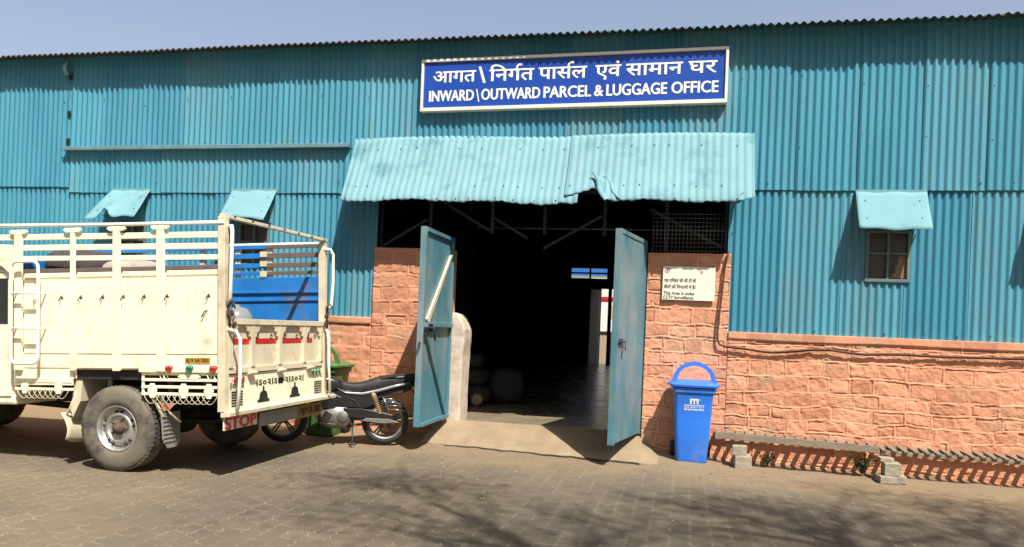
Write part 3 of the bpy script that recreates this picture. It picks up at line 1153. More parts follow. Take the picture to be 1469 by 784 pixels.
# ---- surveillance notice
nb = thing('notice_board', 'small white surveillance notice in two languages on the peach door pier', 'sign', (.04, -.07, 2.2))
no = Vector((-.297, -.082, 1.993))
MB().prism([(0, 0), (.68, -.004), (.675, .438), (.004, .447)], no, X3, Z3, (0, .012, 0)).build('panel', M['notice'], nb)
fy = Vector((0, -.0008, 0))
for body, xx, zz, ww, hh, ref, b in (('यह पिरसर सी सी टी वी', .022, .235, .41, .036, 'म', .05), ('कैमरे की िनगरानी मे है।', .02, .150, .41, .036, 'म', .05),
                                    ('This Area is under', .018, .068, .405, .040, 'H', .05), ('CCTV Surveillance.', .012, .012, .40, .040, 'H', .05)):
    lt = MB()
    letter(lt, body, no + fy + Vector((xx, 0, zz)), X3, Z3, EN, ww, hh, ref, b)
    lt.build('lettering', M['notice_ink'], nb)
for (u, v, r) in ((.055, .385, .036), (.50, .37, .022)):
    c = no + fy + Vector((u, 0, v))
    em = MB()
    em.lathe([(r, 0), (r * .7, -.0006)], c, (0, 1, 0), 20)
    em.lathe([(r * .42, 0), (0, -.0006)], c, (0, 1, 0), 12)
    em.build('emblem', M['notice_red'], nb)

# ---- cable along the stone wall
pts = [(.537, 2.651), (.515, 2.55), (.493, 2.421), (.471, 2.101), (.452, 1.85), (.441, 1.734), (.434, 1.56), (.442, 1.478), (.47, 1.425), (.53, 1.405), (.798, 1.384), (1.0, 1.36), (1.145, 1.355), (1.4, 1.385), (1.6, 1.412), (1.819, 1.418), (2.05, 1.392), (2.234, 1.38), (2.45, 1.394), (2.639, 1.400), (3.116, 1.395), (3.6, 1.405), (4.2, 1.415), (6, 1.40), (8.9, 1.42)]
cb = MB().tube([(x, -.085, z) for x, z in pts], .0135, 8)
cb.tube([(x + .02, -.082, z - .012) for x, z in pts[8:]], .008, 6)
tag(cb.build('wall_cable', M['cable']), 'thick brown cable clipped along the peach stone wall', 'cable')

# ================================================================== wheelie bins


def ring_rect(cx_, cy_, z, wx, wy, r=.04, n=4):
    out = []
    for qx, qy, a0 in ((1, 1, 0), (-1, 1, 90), (-1, -1, 180), (1, -1, 270)):
        for k in range(n + 1):
            t = R(a0 + 90 * k / n)
            out.append((cx_ + qx * (wx / 2 - r) + math.cos(t) * r, cy_ + qy * (wy / 2 - r) + math.sin(t) * r, z))
    return out


def wheelie_bin(label, x, y, z, rz, body_m, lid_m, logo, group):
    t = thing('wheelie_bin', label, 'bin', (x, y, z), group)
    mx = Matrix.Translation((x, y, z)) @ Matrix.Rotation(rz, 4, 'Z')
    mx = mx @ Matrix.Diagonal((1.10, 1, 1.10, 1))
    b = MB(mx)
    secs = []
    for zz, wx, wy in ((0, .33, .36), (.02, .345, .375), (.45, .395, .43), (.80, .435, .48), (.80, .475, .52), (.855, .48, .525), (.86, .45, .49)):
        secs.append(ring_rect(0, -.02 * (1 - zz), zz, wx, wy))
    b.loft(secs)
    for sx in (-.10, .10):
        b.box(sx - .05, sx + .05, -.232, -.215, .70, .79)
    b.build('bin_body', body_m, t, bevel=.006)
    l = MB(mx)
    l.loft([ring_rect(0, -.005, zz, wx, wy, .05) for zz, wx, wy in ((.862, .53, .57), (.895, .545, .585), (.905, .50, .54), (.928, .42, .46), (.933, .36, .40))])
    l.box(-.30, -.25, -.06, .06, .87, .90).box(.25, .30, -.06, .06, .87, .90)
    lid = l.build('lid', lid_m, t, bevel=.006)
    h = MB(mx)
    n = 22
    ra, rb_ = .25, .185
    outer = [(math.cos(math.pi * k / n) * ra, .90 + math.sin(math.pi * k / n) * .255) for k in range(n + 1)]
    inner = [(math.cos(math.pi * k / n) * rb_, .955 + math.sin(math.pi * k / n) * .150) for k in range(n + 1)]
    for k in range(n):
        h.prism([outer[k], outer[k + 1], inner[k + 1], inner[k]], (0, -.17, 0), X3, Z3, (0, .045, 0))
    h.build('lid_handle', lid_m, lid)
    for sx in (-.2, .2):
        MB(mx).lathe([(.03, -.03), (.095, -.03), (.10, -.015), (.10, .015), (.095, .03), (.03, .03)], (sx, .20, .10), (1, 0, 0), 20).build('wheel', M['rubber_black'], t)
    MB(mx).tube([(-.2, .20, .10), (.2, .20, .10)], .012, 8).build('axle', M['iron_dark'], t)
    if logo:
        g_ = MB(mx)
        face = lambda u, w_: (u, -.2125 - .0435 * (w_ - .45) / .35 - .004, w_)
        rg = random.Random(4)

        def q(u0, u1, w0, w1):
            g_.add([face(u0, w0), face(u1, w0), face(u1, w1), face(u0, w1)], [(0, 1, 2, 3)])
        for (u0, u1) in ((-.045, -.022), (-.005, .013), (.03, .053)):
            q(u0, u1, .672, .715)
        q(-.045, .053, .712, .735)
        q(.062, .072, .715, .728)
        for z0, z1, a, b_ in ((.628, .664, -.105, .115), (.600, .618, -.105, .115)):
            u = a
            while u < b_:
                w_ = rg.uniform(.010, .020)
                q(u, u + w_ * .35, z0, z1)
                q(u + w_ * .35, u + w_, z1 - .010, z1)
                if rg.random() < .6:
                    q(u + w_ * .35, u + w_, z0, z0 + .009)
                u += w_ + .004
        g_.build('printed_emblem', M['white_print'], t)
    return t


wheelie_bin('bright blue plastic wheelie bin with an arched lid handle and small white print', .150, -.36, GZ + .012, R(3), M['bin_blue'], M['bin_lid'], True, 'wheelie bins by the wall')
wheelie_bin('green plastic wheelie bin half hidden behind the truck and motorcycle', -4.86, -.50, GZ + .015, R(-4), M['bin_green'], M['bin_green'], False, 'wheelie bins by the wall')

# ================================================================== low slatted benches on cement blocks


def bench(label, x0, x1, yf, zf0, zf1, zb0, zb1, plank, name='slatted_bench'):
    """slats run from the front edge yf back to the wall; z of front / back edge at both ends"""
    t = thing(name, label, 'bench', ((x0 + x1) / 2, (yf - .05) / 2, zf0), 'low slatted benches')
    f = lambda x: (x - x0) / (x1 - x0)
    yb = -.064

    def zt(x, y):
        k = (y - yf) / (yb - yf)
        return (zf0 + (zf1 - zf0) * f(x)) * (1 - k) + (zb0 + (zb1 - zb0) * f(x)) * k
    for o_ in (.02, -.11, .07):
        y = yf + o_ if o_ > 0 else yb - .052
        w_ = .022 if o_ < 0 else .018
        MB().bar((x0, y, zt(x0, y) - .045), (x1, y, zt(x1, y) - .045), w_, .055 if o_ < 0 else .04).build('rail', M['wood_long'], t, bevel=.004)
    x = x0 + .03
    rg = random.Random(int(x0 * 10))
    while x < x1 - .03:
        y0 = yf - .012 + rg.uniform(-.008, .008)
        MB().bar((x + rg.uniform(-.004, .004), y0, zt(x, yf) - .012), (x + rg.uniform(-.006, .006), yb, zt(x, yb) - .012 + rg.uniform(-.003, .003)), .056, .022).build('slat', M['wood'], t, bevel=.003)
        x += .122
    if plank:
        MB().bar((x0 - .02, yf - .03, zt(x0, yf) - .020), (x1, yf - .03, zt(x1, yf) - .020), .022, .086).build('front_plank', M['wood_long'], t, bevel=.004)
    return t


bench('low bench of dark slats with a long front plank, beside the blue bin', .46, 2.36, -.44, .315, .265, .325, .275, True)
bench('low bench of bare grey slats, right of the three-block pile', 2.40, 4.6, -.40, .245, .232, .262, .252, False)


def block(label, x, y, z, sx, sy, sz, rz):
    mx = Matrix.Translation((x, y, z)) @ Matrix.Rotation(rz, 4, 'Z')
    b = MB(mx).box(-sx / 2, sx / 2, -sy / 2, sy / 2, 0, sz)
    o = b.build('cement_block', M['block'], None, bevel=.008, origin=(x, y, z))
    tag(o, label, 'block', 'cement blocks under the benches')
    s = o.modifiers.new('rough', 'SUBSURF')
    s.subdivision_type = 'SIMPLE'
    s.levels = s.render_levels = 3
    tx = bpy.data.textures.get('block_rough') or bpy.data.textures.new('block_rough', 'CLOUDS')
    tx.noise_scale = .07
    dd = o.modifiers.new('disp', 'DISPLACE')
    dd.texture = tx
    dd.strength = .014
    dd.mid_level = .5
    return o


g0 = GZ - .005
g1 = GZ - .045
block('wide cement block on the ground, bottom of the two-block pile by the blue bin', .775, -.50, g0 - .01, .20, .26, .165, R(4))
block('small cement block, top of the two-block pile by the blue bin', .745, -.47, g0 + .155, .175, .20, .115, R(-3))
block('flat cement block on the ground under the three-block pile between the benches', 2.43, -.56, g1, .20, .22, .085, R(5))
block('short cement block lying flat against the foot of the three-block pile', 2.60, -.52, g1, .10, .20, .09, R(-4))
block('square upright cement block in the middle of the pile between the benches', 2.49, -.52, g1 + .085, .185, .18, .15, R(1))
block('thin cement block topmost of the pile where the two benches meet', 2.44, -.45, g1 + .235, .16, .16, .05, R(3))
block('cement block under the far end of the bare slat bench', 4.4, -.44, g1, .20, .22, .25, R(2))


def weed(label, x, y, n, h, seed):
    rg = random.Random(seed)
    b = MB()
    for k in range(n):
        a = rg.uniform(0, 6.28)
        l = h * rg.uniform(.5, 1)
        sp = rg.uniform(.1, .7) * h
        pts = [(x + math.cos(a) * sp * t, y + math.sin(a) * sp * t * .6, GZ + l * (t - .25 * t * t)) for t in (0, .4, .75, 1)]
        b.tube(pts, [.004, .003, .002, .001], 4)
        for j in range(7):
            t = rg.uniform(.3, 1)
            c = Vector((x + math.cos(a) * sp * t, y + math.sin(a) * sp * t * .6, GZ + l * (t - .25 * t * t)))
            d1 = Vector((rg.uniform(-1, 1), rg.uniform(-1, 1), rg.uniform(-.3, .8))).normalized() * rg.uniform(.02, .045)
            d2 = d1.cross(Vector((rg.uniform(-1, 1), rg.uniform(-1, 1), 1))).normalized() * d1.length * .4
            b.add([c, c + d1 * .5 + d2, c + d1, c + d1 * .5 - d2], [(0, 1, 2, 3)])
    tag(b.build('weed', M['weed'], None, origin=(x, y, GZ)), label, 'plant', 'weeds under the benches')


weed('low green weed growing under the plank-fronted bench', 1.10, -.30, 16, .26, 3)
weed('denser weed growing in the dark beside the three-block pile', 2.20, -.34, 34, .32, 5)

# ================================================================== motorcycle
PHI = R(20)
fw = Vector((-math.cos(PHI), -math.sin(PHI), 0))
lft = Vector((math.sin(PHI), -math.cos(PHI), 0))
mo = Vector((-3.775, -.98, GZ + .02))
MM = Matrix(((fw.x, lft.x, 0, mo.x), (fw.y, lft.y, 0, mo.y), (0, 0, 1, mo.z), (0, 0, 0, 1)))
MM = MM @ Matrix.Rotation(R(5), 4, 'X')      # leaning on its stand
bike = thing('motorcycle', 'black commuter motorcycle with silver side stripe parked behind the truck, its front hidden', 'motorcycle', tuple(mo))
WR = .305


def bike_wheel(x, rear):
    w = MB(MM)
    prof = [(.235, -.035), (.262, -.045), (.29, -.036), (.304, -.015), (.307, 0), (.304, .015), (.29, .036), (.262, .045), (.235, .035)]
    w.lathe(prof, (x, 0, WR), (0, 1, 0), 44)
    o = thing('wheel', None, None)
    bpy.data.objects.remove(o)
    o = w.build('wheel', M['rubber_black'], bike)
    r_ = MB(MM)
    r_.lathe([(.238, -.032), (.222, -.030), (.212, -.012), (.210, 0), (.212, .012), (.222, .030), (.238, .032)], (x, 0, WR), (0, 1, 0), 44)
    for k in range(5):
        t = 2 * math.pi * k / 5 + .3
        for dt in (-.10, .10):
            r_.bar((x + math.cos(t + dt * 2.2) * .05, 0, WR + math.sin(t + dt * 2.2) * .05), (x + math.cos(t + dt) * .216, 0, WR + math.sin(t + dt) * .216), .022, .022, (0, 1, 0))
    for k_ in range(len(r_.mi)):
        r_.mi[k_] = 1 if k_ >= 44 * 6 else 0
    r_.build('rim', [M['rim_grey'], M['moto_black']], o)
    h_ = MB(MM).lathe([(0, -.06), (.055, -.055), (.065, -.02), (.065, .03), (.05, .06), (0, .062)], (x, 0, WR), (0, 1, 0), 24)
    h_.build('hub', M['alloy'], o)
    return o


bike_wheel(0, True)
bike_wheel(1.30, False)


def loft_sections(secs, n=14):
    """secs: (x, zlow, zhigh, halfwidth, squareness)"""
    out = []
    for x, z0, z1, hw in secs:
        ring = []
        for k in range(n):
            t = 2 * math.pi * k / n
            c, s = math.cos(t), math.sin(t)
            c = math.copysign(abs(c) ** .65, c)
            s = math.copysign(abs(s) ** .65, s)
            ring.append((x, hw * c, (z0 + z1) / 2 + (z1 - z0) / 2 * s))
        out.append(ring)
    return out


b = MB(MM).loft(loft_sections([(-.40, .85, .90, .05), (-.32, .80, .925, .105), (-.10, .735, .925, .14), (.10, .685, .90, .15), (.25, .64, .825, .14), (.42, .62, .785, .13), (.58, .64, .81, .105), (.66, .70, .84, .06)]))
b.build('seat', M['seat'], bike, subsurf=1)
b = MB(MM).loft(loft_sections([(.54, .69, .80, .085), (.62, .66, .845, .12), (.78, .655, .89, .145), (.95, .69, .90, .14), (1.05, .74, .87, .10), (1.08, .78, .83, .05)]))
b.build('fuel_tank', M['moto_black'], bike, subsurf=1)
# tail fairing and side cover
b = MB(MM)
b.loft(loft_sections([(-.42, .835, .865, .03), (-.36, .80, .865, .075), (-.15, .735, .80, .12), (.10, .66, .755, .125), (.30, .60, .72, .12), (.45, .60, .70, .10)]))
b.build('tail_panel', M['moto_black'], bike, subsurf=1)
b = MB(MM)
b.loft([[(x, y + (.006 if k else 0), z) for (k, y, z) in ((0, .10, z0), (1, .128, z0), (1, .132, z1), (0, .10, z1))] for x, z0, z1 in ((-.30, .79, .815), (-.10, .735, .775), (.10, .675, .715), (.30, .63, .665), (.52, .645, .665), (.62, .70, .71))])
b.build('side_stripe', M['moto_grey'], bike)
b = MB(MM).prism([(.06, .55), (.26, .46), (.62, .47), (.72, .60), (.62, .70), (.20, .70)], (0, -.115, 0), X3, Z3, (0, .235, 0))
b.build('side_cover', M['moto_black'], bike, bevel=.02)
MB(MM).prism([(.16, .30), (.16, .50), (.50, .56), (.62, .50), (.46, .30)], (0, -.075, 0), X3, Z3, (0, .15, 0)).build('air_box', M['rubber_black'], bike, bevel=.015)
MB(MM).prism([(.55, .60), (.66, .42), (.98, .50), (1.06, .74), (.80, .70)], (0, -.125, 0), X3, Z3, (0, .25, 0)).build('tank_shroud', M['moto_black'], bike, bevel=.02)
# rear light and mudguard
b = MB(MM).loft(loft_sections([(-.46, .80, .84, .045), (-.42, .785, .86, .07), (-.37, .79, .86, .07)]))
b.build('tail_lamp', M['lens_red'], bike)
fn = MB(MM)
arc = [(-.33 * math.sin(t), .305 + .345 * math.cos(t)) for t in np.linspace(-.5, 1.05, 12)]
for k in range(11):
    (xa, za), (xb, zb) = arc[k], arc[k + 1]
    fn.add([(xa, -.06, za), (xa, .06, za), (xb, .06, zb), (xb, -.06, zb)], [(0, 1, 2, 3)], 0, True)
fn.prism([(-.30, .80), (-.40, .80), (-.50, .50), (-.44, .46)], (0, -.05, 0), X3, Z3, (0, .10, 0))
fo = fn.build('rear_mudguard', M['rubber_black'], bike)
MB(MM).prism([(-.455, .68), (-.51, .52), (-.516, .52), (-.461, .68)], (0, -.08, 0), X3, Z3, (0, .16, 0)).build('number_plate', M['board_white'], fo)
for sy in (.11, -.11):
    MB(MM).lathe([(0, -.03), (.03, -.02), (.03, .02), (0, .03)], (-.36, sy + math.copysign(.03, sy), .74), (0, 1, 0), 12).build('indicator', M['lens_orange'], bike)
# swing arm, chain cover, springs
for sy in (.085, -.085):
    MB(MM).bar((-.05, sy, .305), (.50, sy, .34), .025, .045).build('swing_arm', M['iron_dark'], bike, bevel=.004)
    s_ = MB(MM)
    p0, p1 = Vector((.05, sy * 1.25, .345)), Vector((.17, sy * 1.25, .66))
    n_ = 80
    for (pa, pb, r_) in ((p0, p0 + (p1 - p0) * .3, .018), (p0 + (p1 - p0) * .25, p1, .011)):
        s_.tube([pa, pb], r_, 10)
    s_.lathe([(.0, 0), (.036, .0), (.036, .10), (.03, .12), (0, .12)], p0 + (p1 - p0) * .66, (p1 - p0), 14)
    ax = (p1 - p0).normalized()
    u = ax.cross(Vector((0, 1, 0))).normalized()
    v = ax.cross(u)
    s_.tube([p0 + (p1 - p0) * (.12 + .56 * k / n_) + (u * math.cos(k * .55) + v * math.sin(k * .55)) * .031 for k in range(n_)], .0065, 6)
    s_.build('rear_shock', M['spring'], bike)
MB(MM).prism([(-.12, .32), (-.10, .385), (.28, .455), (.54, .46), (.54, .35), (.1, .305)], (0, .10, 0), X3, Z3, (0, .03, 0)).build('chain_cover', M['moto_black'], bike, bevel=.008)
MB(MM).prism([(-.20, .285), (-.05, .33), (.25, .335), (.30, .30), (.05, .275)], (0, .135, 0), X3, Z3, (0, .008, 0)).build('swing_arm_plate', M['rim_grey'], bike, bevel=.003)
gd = MB(MM)
for zz, x0, x1 in ((.60, -.16, .05), (.555, -.20, .02), (.51, -.23, .0), (.46, -.25, -.04)):
    gd.tube([(x0, .15, zz - .01), (x1, .155, zz)], .006, 6)
gd.tube([(.04, .155, .62), (-.05, .155, .44)], .006, 6)
gd.build('wheel_guard', M['chrome'], bike)
b = MB(MM).tube([(.08, .13, .845), (-.18, .155, .905), (-.36, .12, .925), (-.40, 0, .93), (-.36, -.12, .925), (-.18, -.155, .905), (.08, -.13, .845)], .011, 8)
b.build('grab_rail', M['iron_dark'], bike)
# engine, exhaust, stand, pegs
e = MB(MM)
e.loft(loft_sections([(.44, .26, .44, .10), (.50, .20, .50, .135), (.68, .19, .50, .14), (.82, .22, .44, .12), (.86, .27, .40, .08)]))
e.lathe([(0, 0), (.085, 0), (.09, .02), (.075, .035), (0, .04)], (.74, .13, .33), (0, 1, 0), 22)
e.lathe([(0, 0), (.07, 0), (.07, .02), (0, .025)], (.54, .13, .35), (0, 1, 0), 18)
for k in range(7):
    z = .47 + .028 * k
    e.prism([(.60, z), (.80, z + .01), (.80, z + .022), (.60, z + .012)], (0, -.09, 0), X3, Z3, (0, .18, 0))
e.box(.63, .77, -.07, .07, .45, .66)
eo = e.build('engine', M['alloy'], bike, bevel=.004)
x_ = MB(MM).tube([(.84, -.05, .50), (.93, -.08, .40), (.86, -.13, .26), (.5, -.14, .22), (.2, -.15, .26)], .02, 10)
x_.tube([(.25, -.15, .255), (.1, -.155, .28), (-.35, -.165, .36)], [.03, .045, .04], 12)
x_.build('exhaust_pipe', M['chrome'], bike)
MB(MM).tube([(.42, .10, .26), (.40, .20, .10), (.40, .245, -.005)], .011, 8).tube([(.43, .245, .0), (.36, .25, .0)], .013, 6).build('side_stand', M['iron_dark'], bike)
MB(MM).tube([(.60, .10, .24), (.60, .26, .25)], .015, 8).build('foot_peg', M['rubber_black'], bike)
MB(MM).tube([(.30, .10, .30), (.30, .22, .31)], .013, 8).build('foot_peg', M['rubber_black'], bike)
MB(MM).tube([(.60, .2, .245), (.78, .2, .26), (.82, .24, .27)], .009, 8).build('gear_lever', M['rim_grey'], bike)
MB(MM).prism([(.24, .70), (-.32, .82), (-.36, .74), (-.20, .66), (.0, .645), (.14, .56), (.26, .50)], (0, -.085, 0), X3, Z3, (0, .17, 0)).build('tail_frame', M['rubber_black'], bike, bevel=.012)  # dark plate added to paint shade into the gap above the wheel
MB(MM).tube([(.58, .11, .62), (.40, .13, .56), (.30, .12, .44), (.44, .12, .36)], .007, 6).build('cable', M['rubber_black'], bike)
fr = MB(MM)
fr.tube([(1.08, 0, .82), (.86, 0, .62), (.84, 0, .22), (.42, 0, .22), (.42, 0, .60)], .022, 8)
fr.tube([(1.08, 0, .84), (.5, 0, .70), (-.3, 0, .78)], .02, 8)
fr.build('frame', M['iron_dark'], bike)
fk = MB(MM)
for sy in (.075, -.075):
    fk.tube([(1.30, sy, .305), (1.06, sy, .90)], [.024, .016], 10)
fk.tube([(1.02, -.36, .98), (1.06, -.2, .985), (1.09, 0, .96), (1.06, .2, .985), (1.02, .36, .98)], .012, 8)
fk.build('front_fork', M['alloy'], bike)
hl = MB(MM).lathe([(0, .10), (.05, .09), (.09, .04), (.095, 0), (.09, -.09), (.05, -.12), (0, -.12)], (1.16, 0, .87), (1, 0, 0), 20)
hl.build('headlamp', M['moto_black'], bike)
fn = MB(MM)
arc = [(1.30 + .335 * math.sin(t), .305 + .335 * math.cos(t)) for t in np.linspace(-1.3, .6, 12)]
for k in range(11):
    (xa, za), (xb, zb) = arc[k], arc[k + 1]
    fn.add([(xa, -.055, za), (xa, .055, za), (xb, .055, zb), (xb, -.055, zb)], [(0, 1, 2, 3)], 0, True)
fn.build('front_mudguard', M['moto_black'], bike)

# ================================================================== truck
TX, TP = -5.55, .37           # rear axle; the body stands 2.5 degrees nose down about it
ta = R(2.5)
TM = Matrix.Translation((TX, 0, TP)) @ Matrix(((math.cos(ta), 0, -math.sin(ta), 0), (0, 1, 0, 0), (math.sin(ta), 0, math.cos(ta), 0), (0, 0, 0, 1))) @ Matrix.Translation((0, 0, -TP))
YN, YF = -3.80, -1.65
truck = thing('cargo_truck', 'cream high-sided cargo truck with slatted rails, red-striped tailgate and STOP board', 'truck', (TX, -2.7, GZ))


def T():
    return MB(TM)


def tp(name, mb, m, parent=None, bevel=.004):
    return mb.build(name, m, parent or truck, bevel=bevel)


# near side panel
sp = T()
sp.prism([(-1.20, .85), (-.50, .85), (-.47, .95), (.27, .95), (.30, .90), (1.18, .90), (1.18, 1.94), (-1.20, 1.94)], (0, YN + .012, 0), X3, Z3, (0, .03, 0))
for a, c in ((-1.09, -.5), (-.45, 0), (.08, .5), (.59, 1.17)):
    sp.box(a + .004, c - .004, YN - .006, YN + .013, 1.112, 1.872)
    sp.box(a + .004, c - .004, YN - .004, YN + .013, 1.892, 1.94)
    sp.box(a + .004, c - .004, YN - .003, YN + .013, .965, 1.100)
sp.box(.29, 1.17, YN - .022, YN + .013, .93, 1.0)
side = tp('side_panel', sp, M['cream'])
tp('panel_lip', T().box(-1.19, 1.17, YN - .002, YN + .05, 1.943, 1.985), M['brown_slat'], side)  # the lip's shade is put into its brown colour
for z0, z1 in ((2.252, 2.312), (2.142, 2.20), (2.035, 2.085)):
    tp('slat', T().prism([(-2.25, z0 + .055), (1.18, z0), (1.18, z1), (-2.25, z1 + .055)], (0, YN - .012, 0), X3, Z3, (0, .028, 0)), M['cream'])
for a, c in ((-1.18, -1.09), (-.50, -.45), (0, .08), (.50, .585)):
    st = T().box(a, c, YN - .040, YN - .013, .94, 2.345)
    m_ = (a + c) / 2
    st.prism([(m_ - .075, 2.345), (m_ + .075, 2.345), (m_ + .11, 2.368), (m_ + .095, 2.392), (m_ - .095, 2.392), (m_ - .11, 2.368)], (0, YN - .042, 0), X3, Z3, (0, .03, 0))
    tp('stake', st, M['cream'])
tp('top_rail', T().tube([(-2.4, YN - .03, 2.47), (-1.0, YN - .03, 2.435), (0, YN - .03, 2.412), (1.25, YN - .03, 2.395)], .019, 10), M['white_tube'], bevel=0)
# board over the cab
cbp = T().prism([(-2.35, 2.10), (-1.55, 2.06), (-1.36, 2.02), (-1.26, 1.94), (-1.2, 1.75), (-1.185, 1.75), (-1.185, 2.24), (-2.35, 2.30)], (0, YN - .01, 0), X3, Z3, (0, .025, 0))
cbp.prism([(-1.44, 2.26), (-1.50, 2.30), (-1.44, 2.34), (-1.38, 2.30)], (0, YN - .03, 0), X3, Z3, (0, .02, 0))
tp('over_cab_board', cbp, M['cream'])
# hooks
for k, u in enumerate((-.63, -.40, -.14, .10, .34, .60, 1.06)):
    zz = 1.675
    hk = T().tube([(u + .012, YN - .008, zz + .03), (u + .008, YN - .03, zz + .012), (u - .004, YN - .034, zz - .012), (u - .012, YN - .028, zz - .028)], .0055, 6)
    hk.box(u - .004, u + .022, YN - .012, YN - .004, zz - .002, zz + .012)
    tp('rope_hook', hk, M['rust'], bevel=0)
tp('rope_hook', T().tube([(1.05, YN - .008, 1.54), (1.03, YN - .03, 1.53), (1.02, YN - .034, 1.50), (1.0, YN - .03, 1.475)], .0065, 6), M['rust'], bevel=0)
tp('rope_hook', T().tube([(-.93, YN - .01, 1.66), (-.95, YN - .03, 1.655), (-.945, YN - .03, 1.63)], .006, 6), M['rust'], bevel=0)
# ladder
ld = T()
a, c, z0, z1, y = -1.145, -.815, 1.01, 2.055, YN - .11
rad = .07
lp = []
for (cx_, cz_, a0) in ((c - rad, z1 - rad, 0), (a + rad, z1 - rad, 90), (a + rad, z0 + rad, 180), (c - rad, z0 + rad, 270)):
    for k in range(5):
        t = R(a0 + 22.5 * k)
        lp.append((cx_ + rad * math.cos(t), y, cz_ + rad * math.sin(t)))
ld.tube(lp, .0165, 8, closed=True)
for zz in (1.37, 1.73):
    ld.tube([(a, y, zz), (c, y, zz)], .013, 8)
    for xx in (a, c):
        ld.tube([(xx, y, zz), (xx, YN, zz)], .010, 6)
tp('ladder', ld, M['white_tube'], bevel=0)
# side markers and number plate
for u, m in ((.64, 'lens_red'), (.87, 'lens_green'), (1.13, 'lens_red')):
    l_ = T()
    for du in (-.016, .016):
        l_.lathe([(.026, 0), (.024, .016), (.014, .027), (0, .03)], (u + du * .9, YN - .021, .978), (0, -1, 0), 14)
    l_.prism([(-.040, -.006), (.040, -.006), (0, -.052)], (u, YN - .022, .978), X3, Z3, (0, -.022, 0))
    tp('side_lamp', l_, M[m], bevel=0)
np_ = tp('number_plate', T().box(.81, 1.085, YN - .016, YN - .005, 1.025, 1.078), M['yellow_plate'], bevel=.002)
lt = T()
letter(lt, 'RJ19 GA 3303', (.825, YN - .0165, 1.035), X3, Z3, EN, .245, .032, 'H', .05)
tp('lettering', lt, M['black'], np_, bevel=0)
# ornamental under-rails with hanging chain
for (a, c, diam, zs) in ((.31, 1.175, (.44, .79, 1.07), (.855, .785, .715)), (-1.20, -.50, (-1.07, -.66), (.80, .745))):
    q = T()
    for zz in zs:
        q.box(a, c, YN - .006, YN + .02, zz - .014, zz + .014)
    for u in diam:
        w_ = .055 if u > 0 else .045
        zc = (zs[-1] + zs[-2]) / 2 if a > 0 else sum(zs) / 2
        q.prism([(u - .025, zc - .075), (u + .025, zc - .075), (u + w_, zc), (u + .025, zc + .07), (u - .025, zc + .07), (u - w_, zc)], (0, YN - .014, 0), X3, Z3, (0, .008, 0))
    if a > 0:
        q.prism([(.72, .888), (.75, .912), (1.0 - .06, .912), (.975, .888), (.94, .866), (.75, .866)], (0, YN - .01, 0), X3, Z3, (0, .02, 0))
        for u in (.50, .54, .58, 1.03, 1.065, 1.10):
            q.prism([(u, .93), (u + .010, .93), (u + .042, .862), (u + .032, .862)], (0, YN - .008, 0), X3, Z3, (0, .012, 0))
        q.box(.31, .335, YN, YN + .02, .70, .93)
    else:
        q.box(-1.19, -.5, YN - .012, YN + .02, .812, .852)
    tp('under_rail', q, M['cream'], bevel=.003)
    ch = T()
    for ph in (0, .5):
        u = a + .03 + ph * .13
        while u + .16 < c:
            ch.tube([(u + .17 * k / 8, YN - .004 + .006 * ph, zs[-1] - .012 - .085 * (1 - (2 * k / 8 - 1) ** 2)) for k in range(9)], .0032, 5)
            u += .13
    tp('chain_fringe', ch, M['cream_worn'], bevel=0)
# fender box ahead of the wheel
tp('fender_box', T().box(-1.195, -.49, YN + .0, YN + .25, .853, .948), M['cream'])
# wheel arch liner and chassis
ar = T()
ar.prism([(-.5, .95), (-.58, .55), (-.55, .45), (-.46, .62), (-.42, .95)], (0, YN + .06, 0), X3, Z3, (0, .35, 0))
tp('arch_liner', ar, M['cream_worn'])
cs = T()
for y in (-3.15, -2.35):
    cs.box(-4.2, 1.18, y - .04, y + .04, .56, .72)
for u in (-2.2, -1.1, -.35, .35, 1.1):
    cs.box(u - .04, u + .04, -3.15, -2.35, .58, .70)
for u in (-.9, -.1, .6, 1.0):
    cs.box(u - .03, u + .03, YN + .05, YF - .05, .72, .84)
for y in (-3.25, -2.25):
    cs.prism([(-.62, .60), (0, .44), (.62, .60), (.62, .57), (0, .39), (-.62, .57)], (0, y - .04, 0), X3, Z3, (0, .08, 0))
tp('chassis', cs, M['chassis'])
tp('cargo_floor', T().box(-1.19, 1.18, YN + .05, YF - .04, .845, .95), M['chassis'])
ax_ = MB().tube([(TX, -3.6, .355), (TX, -1.85, .355)], .06, 12)
ax_.lathe([(0, -.17), (.12, -.14), (.17, -.04), (.17, .04), (.12, .14), (0, .17)], (TX, -2.7, .355), (0, 1, 0), 20)
ax_.tube([(TX, -2.7, .36), (TX - 2.5, -2.7, .42)], .04, 10)
ax_.tube([(TX + .25, -3.1, .40), (TX + .5, -2.9, .36), (TX + .75, -2.9, .42), (TX + 1.05, -2.9, .40)], .032, 10)
tp('rear_axle', ax_, M['chassis'], bevel=0)


